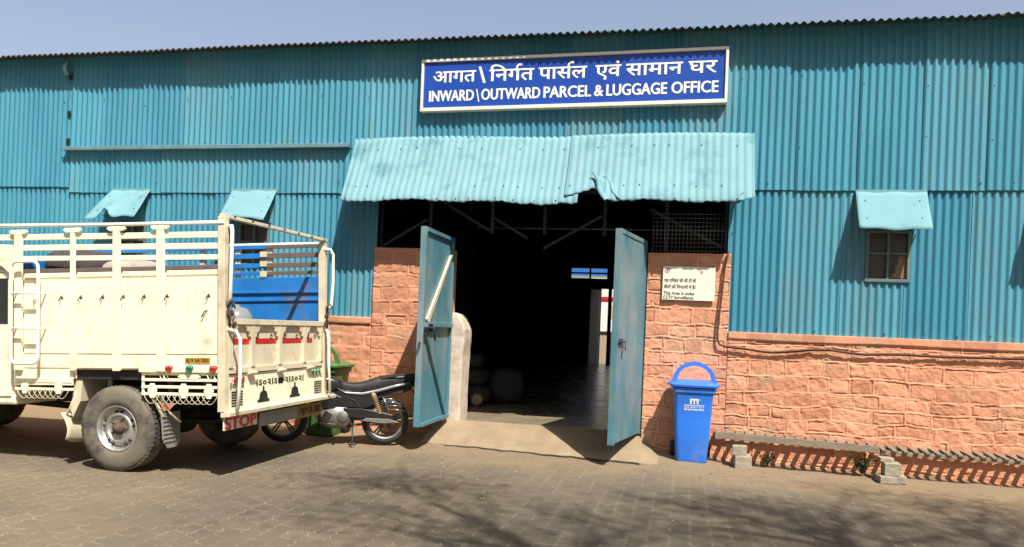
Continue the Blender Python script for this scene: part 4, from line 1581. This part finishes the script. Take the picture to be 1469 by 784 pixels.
def truck_wheel(x, yo, out, zc, name='wheel'):
    """yo = outer face, out = -1 towards the camera side or +1"""
    r = zc - GZ
    c = (x, yo, zc)
    axd = (0, -out, 0)       # profile offsets run inwards
    w = .235
    prof = [(.235, .02), (.25, .004), (.30, -.004), (.36, .0), (.405, .014), (.425, .035)]
    prof = [(a * r / .435, b) for a, b in prof]
    tr_ = MB().lathe(prof + [(a, w - b) for a, b in reversed(prof)], c, axd, 72)
    # tread lugs
    for k in range(56):
        t = 2 * math.pi * k / 56
        for j, (o0, o1) in enumerate(((.035, .085), (.092, .143), (.15, .20))):
            tt = t + (j % 2) * math.pi / 56
            d_ = Vector((math.cos(tt), 0, math.sin(tt)))
            s_ = Vector((-math.sin(tt), 0, math.cos(tt)))
            p = Vector(c) + d_ * (r * .985)
            yv = Vector(axd)
            hw = .0165
            vs = [p - s_ * hw + yv * o0 - d_ * .02, p + s_ * hw + yv * o0 - d_ * .02, p + s_ * hw + yv * o1 - d_ * .02, p - s_ * hw + yv * o1 - d_ * .02]
            vs += [v + d_ * (.02 + r * .012) for v in vs]
            tr_.add(vs, [(4, 5, 6, 7), (0, 1, 5, 4), (1, 2, 6, 5), (2, 3, 7, 6), (3, 0, 4, 7)])
    wh = tr_.build(name, M['rubber'], truck)
    rm = MB().lathe([(.238, .022), (.232, .010), (.222, .012), (.205, .045), (.195, .09), (.150, .045), (.128, .032), (.125, .055), (.105, .06), (0, .06)], c, axd, 48)
    rim = rm.build('rim', M['steel'], wh)
    hs = MB()
    for k in range(10):
        t = 2 * math.pi * (k // 2) / 5 + (k % 2) * .34 + .2
        p = Vector(c) + Vector((math.cos(t) * .172, 0, math.sin(t) * .172)) + Vector(axd) * .055
        hs.lathe([(0, -.012), (.013, -.011), (.013, .02)], p, axd, 8)
    hs.build('vent_hole', M['black'], rim)
    hb = MB().lathe([(0, -.005), (.038, .0), (.046, .02), (.062, .03), (.066, .05), (.07, .065)], c, axd, 24)
    for k in range(5):
        t = 2 * math.pi * k / 5
        p = Vector(c) + Vector((math.cos(t) * .088, 0, math.sin(t) * .088)) + Vector(axd) * .06
        hb.lathe([(0, -.024), (.010, -.024), (.012, -.004), (.012, .004)], p, axd, 6)
    hb.build('hub', M['rust'], rim)
    return wh


ZW = .355
truck_wheel(TX, YN + .01, -1, ZW)
truck_wheel(TX, YF - .01, 1, ZW)
truck_wheel(TX - 3.5, YN + .06, -1, ZW)
truck_wheel(TX - 3.5, YF - .06, 1, ZW)
# mud flaps
mf = T().prism([(0, .52), (.30, .52), (.30, .20), (.24, .155), (.10, .155), (.03, .25)], (.50, YN + .03, 0), Y3, Z3, (.012, 0, 0))
for k in range(7):
    mf.box(.512, .522, YN + .06, YN + .31, .22 + .042 * k, .232 + .042 * k)
tp('mud_flap', mf, M['grey_plate'], bevel=.003)
fl = T()
fl.grid(lambda u, v: (-.66 + .08 * math.sin(v * 2.4), YN + .02 + .42 * u, .50 - .32 * v + .05 * (2 * u - 1) ** 2 * v), list(np.linspace(0, 1, 10)), list(np.linspace(0, 1, 8)))
fo = tp('front_flap', fl, M['cream_worn'], bevel=0)
sm_ = fo.modifiers.new('thick', 'SOLIDIFY')
sm_.thickness = .006
tp('flap_stay', T().tube([(-.5, YN + .06, .72), (-.58, YN + .06, .55), (-.66, YN + .08, .44)], .012, 6), M['cream_worn'], bevel=0)
tp('flap_stay', T().tube([(.38, YN + .05, .72), (.46, YN + .05, .58), (.52, YN + .05, .48)], .016, 6), M['cream_worn'], bevel=0)
tp('flap_stay', T().tube([(.46, YN + .05, .71), (.56, YN + .1, .52), (.64, YN + .16, .42)], .013, 6), M['cream_worn'], bevel=0)

# rear: posts, top bar, hand rails
UR = 1.18
for y0, y1 in ((YN - .035, YN + .045), (YF - .06, YF + .025)):
    tp('corner_post', T().box(UR, UR + .075, y0, y1, .55, 2.455), M['cream_worn'])
tbr = T().bar((UR + .03, YN - .02, 2.465), (UR + .06, YF + .02, 2.475), .05, .035)
for k in range(7):
    y = YN + .12 + (YF - YN - .2) * k / 6
    tbr.lathe([(.014, 0), (.012, .016), (0, .02)], (UR + .055 + .03, y, 2.468), (1, 0, 0), 8, 1)
tp('top_bar', tbr, [M['cream_worn'], M['rust']])
for sgn_, yy in ((-1, YN), (1, YF)):
    o1 = T().tube([(UR + .06, yy - sgn_ * .05, 2.36), (UR + .13, yy + sgn_ * .00, 2.36), (UR + .155, yy + sgn_ * .03, 2.30), (UR + .15, yy + sgn_ * .04, 1.95), (UR + .135, yy + sgn_ * .03, 1.66), (UR + .07, yy, 1.60)], .019, 8)
    tp('hand_rail', o1, M['white_tube'], bevel=0)
    o1 = T().tube([(UR + .07, yy - sgn_ * .02, 1.36), (UR + .13, yy - sgn_ * .07, 1.34), (UR + .16, yy - sgn_ * .10, 1.26), (UR + .16, yy - sgn_ * .10, .9), (UR + .16, yy - sgn_ * .06, .57)], .018, 8)
    tp('hand_rail', o1, M['white_tube'], bevel=0)
    lc = T()
    rg = random.Random(9 + sgn_)
    for zz in (1.62, 1.52, 1.43):
        for k in range(4):
            c_ = Vector((UR + .085 + rg.uniform(0, .05), yy - sgn_ * rg.uniform(-.02, .10), zz + rg.uniform(-.04, .04)))
            a_ = rg.uniform(0, 3)
            ring = [c_ + Vector((.012 * math.sin(t), .022 * math.cos(t) * math.cos(a_), .028 * math.sin(t + a_))) for t in np.linspace(0, 6.28, 9)[:-1]]
            lc.tube(ring, .006, 5, closed=True)
    lc.tube([(UR + .09, yy - sgn_ * .01, 1.66), (UR + .10, yy - sgn_ * .02, 1.38)], .012, 6)
    tp('latch_chain', lc, M['rust'], bevel=0)

# tailgate
tg = T()
ya, yb = YN + .06, YF - .065
tg.box(UR + .01, UR + .035, ya, yb, .915, 1.46)
tg.box(UR + .034, UR + .078, ya, yb, 1.405, 1.462)
tg.box(UR + .034, UR + .058, ya, yb, .915, .975)
DIV = [ya + .03, -3.30, -2.75, -2.18, yb - .03]
for k, y in enumerate(DIV):
    hw = .035
    tg.box(UR + .034, UR + .070, y - hw, y + hw, .974, 1.406)
    for s in (-1, 1):
        if (k == 0 and s < 0) or (k == 4 and s > 0):
            continue
        # stepped bracket under the top bar
        tg.prism([(s * hw, 1.406), (s * (hw + .11), 1.406), (s * (hw + .11), 1.385), (s * (hw + .085), 1.375), (s * (hw + .075), 1.34), (s * (hw + .035), 1.325), (s * (hw + .028), 1.285), (s * hw, 1.265)][::s],
                 (UR + .034, y, 0), Y3, Z3, (.034, 0, 0))
        tg.prism([(s * hw, .974), (s * (hw + .055), .974), (s * hw, 1.03)][::-s], (UR + .034, y, 0), Y3, Z3, (.014, 0, 0))
tail = tp('tailgate', tg, M['cream_worn'], bevel=.003)
rs = T()
for k in range(4):
    rs.box(UR + .034, UR + .0375, DIV[k] + .036, DIV[k + 1] - .036 if k < 3 else DIV[k + 1] - .20, 1.205, 1.262)
tp('red_stripe', rs, M['red'], tail, bevel=0)
for y in (-3.52, -3.18, -2.9, -2.6, -2.33, -2.05, -1.88):
    tp('rope_ring', T().tube([(UR + .04, y + .022 * math.cos(t), 1.285 + .022 * math.sin(t)) for t in np.linspace(0, 6.28, 11)[:-1]], .004, 5, closed=True), M['rust'], tail, bevel=0)
# rear apron with cut-outs
ap = T().box(UR + .012, UR + .040, YN + .015, YF - .02, .555, .905)
apron = tp('rear_apron', ap, M['cream'])
for s, ym, cnt in ((-1, -3.56, 6), (1, -1.80, 6)):
    v_ = T()
    for k in range(cnt):
        v_.box(UR + .0405, UR + .044, ym - .10, ym + .10, .585 + .027 * k, .600 + .027 * k)
    tp('louvre', v_, M['black'], apron, bevel=0)
for m, ys in (('lens_red', (-3.60, -3.53, -3.46)), ('lens_green', (-1.93, -1.85, -1.77))):
    for y in ys:
        tp('round_lamp', T().lathe([(.030, 0), (.028, .010), (.015, .016), (0, .018)], (UR + .041, y, .852), (1, 0, 0), 16), M[m], apron, bevel=0)
for y in (-3.06, -2.38):
    bl = [(-.12, 0), (.12, 0), (.115, .028), (.085, .035), (.075, .085), (.055, .112), (.018, .12), (.015, .17), (-.015, .17), (-.018, .12), (-.055, .112), (-.075, .085), (-.085, .035), (-.115, .028)]
    tp('bell_cutout', T().prism(bl, (UR + .0405, y, .585), Y3, Z3, (.003, 0, 0)), M['black'], apron, bevel=0)
EX = Vector((1, 0, 0))
for body, y, z, w_, h_, b_ in (('Iऽ०२Iऽ', -3.20, .765, .42, .065, .05), ('२Iऽ०२I', -2.60, .765, .42, .065, .05), ('I०२ऽ', -3.68, .765, .24, .06, .02), ('Iऽ०२', -1.93, .775, .22, .055, .02)):
    lt = T()
    letter(lt, body, (UR + .0425, y, z), Y3, Z3, EX, w_, h_, 'H', b_)
    tp('lettering', lt, M['black'], apron, bevel=0)
tp('cutout', T().prism([(0, 0), (.10, 0), (.11, .03), (.10, .065), (0, .065), (-.01, .03)], (UR + .0405, -2.75, .762), Y3, Z3, (.0025, 0, 0)), M['black'], apron, bevel=0)
for y in (-3.33, -2.73, -2.05):
    tp('latch', T().prism([(0, 0), (.07, .02), (.07, .035), (0, .045)], (UR + .03, y - .06, .885), X3, Z3, (0, .12, 0)), M['cream_worn'], bevel=.003)
tp('bumper', T().prism([(0, .495), (.10, .505), (.105, .545), (0, .56)], (UR + .03, YN - .03, 0), X3, Z3, (0, YF - YN + .20, 0)), M['cream_worn'])
sb = tp('stop_board', T().box(UR + .035, UR + .05, YN + .0, YN + .60, .365, .49), M['board_white'], bevel=.002)
lt = T()
letter(lt, 'STOP', (UR + .0505, YN + .02, .372), Y3, Z3, EX, .56, .112, 'H', .11)
tp('lettering', lt, M['red_orange'], sb, bevel=0)
tp('blank_plate', T().box(UR + .03, UR + .045, YN + .66, YN + 1.50, .33, .475), M['grey_plate'], bevel=.003)
yp = tp('rear_number_plate', T().box(UR + .032, UR + .045, YN + 1.53, YN + 2.08, .325, .475), M['yellow_worn'], bevel=.003)
lt = T()
letter(lt, 'RJ19 GA 3303', (UR + .0455, YN + 1.57, .365), Y3, Z3, EX, .46, .075, 'H', .05)
tp('lettering', lt, M['black'], yp, bevel=0)
tp('tow_bar', T().box(UR - .25, UR + .02, YN + .4, YF - .4, .42, .50), M['chassis'])

# far side: blue inside, slatted rail
fs = tp('side_panel', T().box(-1.19, UR, YF - .035, YF, .85, 2.02), M['blue_steel'])
tp('panel_rib', T().box(-1.19, UR, YF - .06, YF - .036, 1.82, 1.85).box(-1.19, UR, YF - .055, YF - .036, 1.72, 1.75), M['blue_steel'], fs)
for z0, z1 in ((2.385, 2.43), (2.265, 2.33), (2.145, 2.205), (2.055, 2.10)):
    tp('slat', T().box(.45, UR, YF - .03, YF - .008, z0, z1), M['brown_slat'])  # brown stands in for shade on the inner sides of the slats
    tp('slat', T().box(-2.2, .44, YF - .03, YF - .008, z0, z1), M['blue_steel'])
for u in (-1.14, -.48, .03, .48):
    tp('stake', T().box(u - .04, u + .04, YF - .006, YF + .03, .9, 2.40), M['cream_worn'])
for z in (2.06, 2.19, 2.31):
    tp('stake_bracket', T().box(.37, .46, YF - .05, YF - .031, z - .03, z + .04), M['cream_worn'])
hd = T().box(-1.215, -1.19, YN + .05, YF - .04, .85, 2.1)
tp('headboard', hd, M['blue_steel'])
tp('top_rail', T().tube([(-2.4, YF + .01, 2.46), (1.24, YF + .01, 2.44)], .018, 8), M['white_tube'], bevel=0)

# cab
cabp = [(-1.24, .57), (-1.24, 1.98), (-1.45, 2.06), (-2.3, 2.03), (-2.62, 1.50), (-4.0, 1.28), (-4.22, 1.15), (-4.25, .62), (-4.02, .58), (-3.94, .80), (-3.72, .95), (-3.32, .95), (-3.12, .80), (-3.06, .57)]
cb_ = T().prism(cabp, (0, YN + .05, 0), X3, Z3, (0, YF - YN - .10, 0))
cab = tp('cab', cb_, M['cream'], bevel=.03)
for y, s in ((YN + .05, -1), (YF - .05, 1)):
    dr = T().prism([(-1.29, .66), (-1.265, .78), (-1.265, 1.93), (-1.33, 1.965), (-2.22, 1.94), (-2.50, 1.45), (-2.50, .80), (-2.44, .66)], (0, y, 0), X3, Z3, (0, s * .016, 0))
    d_ = tp('cab_door', dr, M['cream'], cab, bevel=.006)
    tp('window', T().prism([(-1.325, 1.42), (-1.325, 1.90), (-2.18, 1.88), (-2.42, 1.45)], (0, y + s * .017, 0), X3, Z3, (0, s * .004, 0)), M['glass_dark'], d_, bevel=0)
    tp('handle', T().box(-1.55, -1.43, y + s * .016, y + s * .04, 1.28, 1.31), M['iron_dark'], d_)
tp('roof_gutter', T().box(-2.3, -1.24, YN + .025, YN + .05, 1.965, 1.985), M['cream'], cab, bevel=.004)
tp('windscreen', T().prism([(-2.335, 1.97), (-2.60, 1.53), (-2.61, 1.535), (-2.345, 1.975)], (0, YN + .18, 0), X3, Z3, (0, YF - YN - .36, 0)), M['glass_dark'], cab, bevel=0)
for y in (YN + .3, YF - .3):
    tp('headlamp', T().lathe([(.09, 0), (.085, .02), (0, .03)], (-4.245, y, .95), (-1, 0, 0), 20), M['dusty_pane'], cab, bevel=0)
tp('front_bumper', T().box(-4.38, -4.26, YN + .02, YF - .02, .45, .62), M['cream_worn'])

# ---- load: things lying in the truck


def sackmesh(mb, c, sx, sy, sz, seed, rot=0):
    rg = random.Random(seed)
    rx = Matrix.Rotation(rot, 3, 'Z')
    nu, nv = 20, 12
    P, fs = [], []
    for j in range(nv + 1):
        b_ = -math.pi / 2 + math.pi * j / nv
        for i in range(nu):
            a_ = 2 * math.pi * i / nu
            sp = lambda v, e: math.copysign(abs(v) ** e, v)
            x = sp(math.cos(b_), .5) * sp(math.cos(a_), .55)
            y = sp(math.cos(b_), .5) * sp(math.sin(a_), .55)
            z = sp(math.sin(b_), .8)
            k = 1 + .05 * math.sin(3 * a_ + seed) * math.cos(2 * b_ + seed * 2) + .03 * math.sin(7 * a_ + 3 * b_ + seed)
            P.append(Vector(c) + rx @ Vector((x * sx * k, y * sy * k, z * sz * k)))
    for j in range(nv):
        for i in range(nu):
            fs.append((j * nu + i, j * nu + (i + 1) % nu, (j + 1) * nu + (i + 1) % nu, (j + 1) * nu + i))
    mb.add(P, fs, 0, True)
    return mb


def tpt(u, y, z):
    return TM @ Vector((u, y, z))


def loose(name, label, cat, mb, m, origin, group=None, bevel=0):
    return tag(mb.build(name, m, None, bevel=bevel, origin=origin), label, cat, group)


loose('carton', 'tall brown carton standing on the truck bed behind the near slats', 'box', T().box(-1.0, -.35, -3.6, -2.9, .952, 1.90), M['carton'], tpt(-.68, -3.25, .952))
loose('cloth_bundle', 'dark cloth bundle heaped at the front of the truck load', 'bundle', sackmesh(MB(), tpt(-.80, -3.3, 2.06), .33, .30, .16, 3), M['cloth_purple'], tpt(-.8, -3.3, 1.9))
loose('cloth_bundle', 'pale beige cloth bundle showing through the truck side rails', 'bundle', sackmesh(MB(), tpt(-.22, -3.25, 1.94), .26, .28, .17, 5), M['cloth_grey'], tpt(-.2, -3.2, 1.78))
loose('carton', 'lower brown carton on the truck bed under the beige bundle', 'box', T().box(-.30, .25, -3.6, -2.9, .952, 1.775), M['carton'], tpt(0, -3.25, .952))


def jug(label, u, y):
    j = MB(TM).lathe([(a_ * 1.28, b_ * 1.08) for a_, b_ in [(0, 0), (.12, 0), (.135, .02), (.135, .2), (.125, .21), (.135, .22), (.135, .45), (.125, .52), (.09, .58), (.03, .60), (.028, .62), (0, .62)]], (u, y, .952), (0, 0, 1), 28)
    loose('water_jug', label, 'jug', j, M['jug'], tpt(u, y, .952), 'plastic jugs at the tailgate')


jug('milky plastic jug at the tailgate, nearer the corner post', 1.00, -3.58)
jug('milky plastic jug at the tailgate, farther from the corner post', .98, -3.20)

# ================================================================== inside the doorway
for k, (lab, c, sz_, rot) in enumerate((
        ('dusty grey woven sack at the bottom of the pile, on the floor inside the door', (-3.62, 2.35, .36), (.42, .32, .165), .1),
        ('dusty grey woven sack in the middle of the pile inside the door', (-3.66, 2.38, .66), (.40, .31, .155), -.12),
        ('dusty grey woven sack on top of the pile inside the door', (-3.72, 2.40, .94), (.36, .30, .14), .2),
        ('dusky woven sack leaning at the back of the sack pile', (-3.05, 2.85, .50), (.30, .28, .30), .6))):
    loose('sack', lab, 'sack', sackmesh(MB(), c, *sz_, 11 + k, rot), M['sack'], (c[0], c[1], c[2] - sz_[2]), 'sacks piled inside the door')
rl = thing('paper_roll', 'small pale roll lying end-on in front of the sacks', 'roll', (-3.30, 1.95, .30))
MB().lathe([(0, 0), (.105, 0), (.11, .01), (.11, .5), (0, .5)], (-3.32, 1.92, .303), (-.25, 1, 0), 28).build('roll_body', M['carton'], rl)
MB().lathe([(.02, -.004), (.085, -.004), (.085, -.001)], (-3.32, 1.92, .303), (-.25, 1, 0), 24).build('end_cap', M['plaster'], rl)
# beyond the back door
hb = thing('hoarding', 'white hoarding with red and yellow bands seen through the far doorway', 'hoarding', (-2.9, 24.5, 0))
MB().box(-4.2, -1.0, 24.5, 24.56, 1.5, 3.9).build('panel', M['hoard_white'], hb)
MB().box(-4.2, -1.0, 24.485, 24.498, 2.85, 3.06).build('red_band', M['red'], hb)
MB().box(-3.30, -2.4, 24.484, 24.498, 2.1, 2.68).build('yellow_band', M['hoard_yellow'], hb)
for xx in (-4.0, -2.6, -1.2):
    MB().box(xx - .04, xx + .04, 24.56, 24.64, -.1, 3.6).build('post', M['iron_dark'], hb)
fa = thing('platform_canopy', 'blue canopy fascia seen through the high back window', 'canopy', (-3.5, 26, 0))  # added sunlit board, stands in for the blue tint of the window
MB().box(-9, 2, 26, 26.1, 4.1, 4.9).build('fascia', M['fascia_blue'], fa)
for xx in (-8, -3.4, 1.5):
    MB().box(xx - .08, xx + .08, 26.1, 26.26, -.1, 4.9).build('post', M['iron_dark'], fa)  # posts of the added blue board

# ================================================================== street tree behind the photographer (its shade lies across the yard)
TB = Vector((7.9, -12.4, GZ))
tree = thing('street_tree', 'sparse street tree whose shade falls across the paving', 'tree', tuple(TB))
rt = random.Random(21)
trunk, lv = MB(), MB()
FORK = TB + Vector((-.9, .5, 6.4))


def limb(p, q, r0, r1, sag=.5, n=9):
    pts = []
    ctrl = (p + q) / 2 + Vector((rt.uniform(-.4, .4), rt.uniform(-.4, .4), sag))
    for k in range(n + 1):
        t = k / n
        pts.append(p * (1 - t) ** 2 + ctrl * 2 * t * (1 - t) + q * t * t + Vector((rt.uniform(-1, 1), rt.uniform(-1, 1), rt.uniform(-1, 1))) * .05)
    trunk.tube(pts, [r0 + (r1 - r0) * k / n for k in range(n + 1)], 7)
    return pts


limb(TB, FORK, .26, .19, 0)
# leaf clumps: x, y on the ground below them along the sun's rays, spread, density
CL = [(-3.09, -3.27, .35, .7), (-2.70, -3.21, .5, 1), (-2.51, -3.02, .35, .8), (-2.43, -4.2, .4, .6), (-2.01, -4.66, .45, .7), (-1.68, -4.96, .4, .6),
      (-1.21, -4.78, .3, .8), (-1.8, -3.5, .25, .5), (-.07, -3.08, .35, .7), (.25, -3.04, .25, .6), (.76, -2.65, .35, 1), (1.14, -2.88, .45, 1),
      (.82, -3.54, .35, .8), (1.44, -3.54, .5, 1), (2.01, -3.44, .5, 1), (2.67, -3.06, .5, 1.1), (1.9, -1.38, .35, .5), (2.66, -1.78, .4, .8),
      (3.24, -1.61, .4, .9), (1.15, -3.98, .5, 1), (.44, -4.15, .5, .7), (-.38, -4.25, .5, .6), (.06, -3.96, .4, .5), (-.81, -3.94, .35, .5),
      (-2.92, -4.78, .35, .35), (2.01, -2.53, .3, .5), (-.77, -4.67, .4, .6), (3.22, -2.33, .5, 1.1), (3.6, -3.2, .6, 1.1), (.2, -5.4, .6, 1), (1.8, -4.8, .7, 1), (3.6, -4.6, .7, 1), (2.6, -6.3, .8, 1)]
mains = [FORK + Vector(v) for v in ((-3.6, 1.2, 2.6), (-1.6, 2.6, 3.2), (.2, 1.6, 3.6), (1.6, .6, 3.0), (-2.2, -.8, 3.0))]
mp = []
for q in mains:
    mp += limb(FORK, q, .15, .075, .9)[3:]
for (x, y, r, d_) in CL:
    h = rt.uniform(9.0, 12.5)
    c = Vector((x + .42 * h, y - .55 * h, h))
    st = min(mp, key=lambda p: (p - c).length + (1.5 if p.z > c.z else 0))
    pts = limb(st, c, .04, .012, .35)
    for k in range(2):
        limb(pts[rt.randrange(5, 10)], c + Vector((rt.gauss(0, r), rt.gauss(0, r), rt.gauss(0, .3))), .016, .006, .1, 5)
    for k in range(int(560 * d_ * r / .4)):
        p = c + Vector((rt.gauss(0, r * 1.25), rt.gauss(0, r * .75), rt.gauss(0, .28)))
        a = Vector((rt.uniform(-1, 1), rt.uniform(-1, 1), rt.uniform(-.6, .6))).normalized() * rt.uniform(.022, .045)
        b_ = a.cross(Vector((rt.uniform(-1, 1), rt.uniform(-1, 1), 1))).normalized() * a.length * .55
        lv.add([p - a, p - b_, p + a, p + b_], [(0, 1, 2, 3)])
trunk.build('trunk', M['bark'], tree)
lv.build('crown', M['leaf'], tree)

# ---- dry leaves, chips and pebbles blown about the yard
lt_ = MB()
rg = random.Random(77)
for k in range(420):
    x = rg.uniform(-6, 5)
    y = -rg.expovariate(.55) - .75
    if y < -6 or (-.9 < x < .7 and y > -.8):
        continue
    zz = GZ - .05 * min(1, max(0, (x - .25) / 2.3)) + .008
    if rg.random() < .45:
        a = rg.uniform(0, 6.28)
        l = rg.uniform(.012, .028)
        d1 = Vector((math.cos(a), math.sin(a), rg.uniform(-.1, .3))) * l
        d2 = Vector((-math.sin(a), math.cos(a), rg.uniform(0, .5))) * l * .45
        c = Vector((x, y, zz + .006))
        lt_.add([c - d1, c - d2, c + d1, c + d2], [(0, 1, 2, 3)], 0)
    else:
        r = rg.uniform(.004, .012)
        lt_.lathe([(0, -r * .5), (r, -r * .2), (r * .8, r * .5), (0, r * .8)], (x, y, zz), (rg.uniform(-.4, .4), rg.uniform(-.4, .4), 1), 6, 1, False)
M['dry_leaf'] = mat('dry_leaf', (.20, .13, .06), .8, 0, .4, 20)
tag(lt_.build('litter', [M['dry_leaf'], M['block']]), 'dry leaves and pebbles scattered over the paving', kind='stuff')
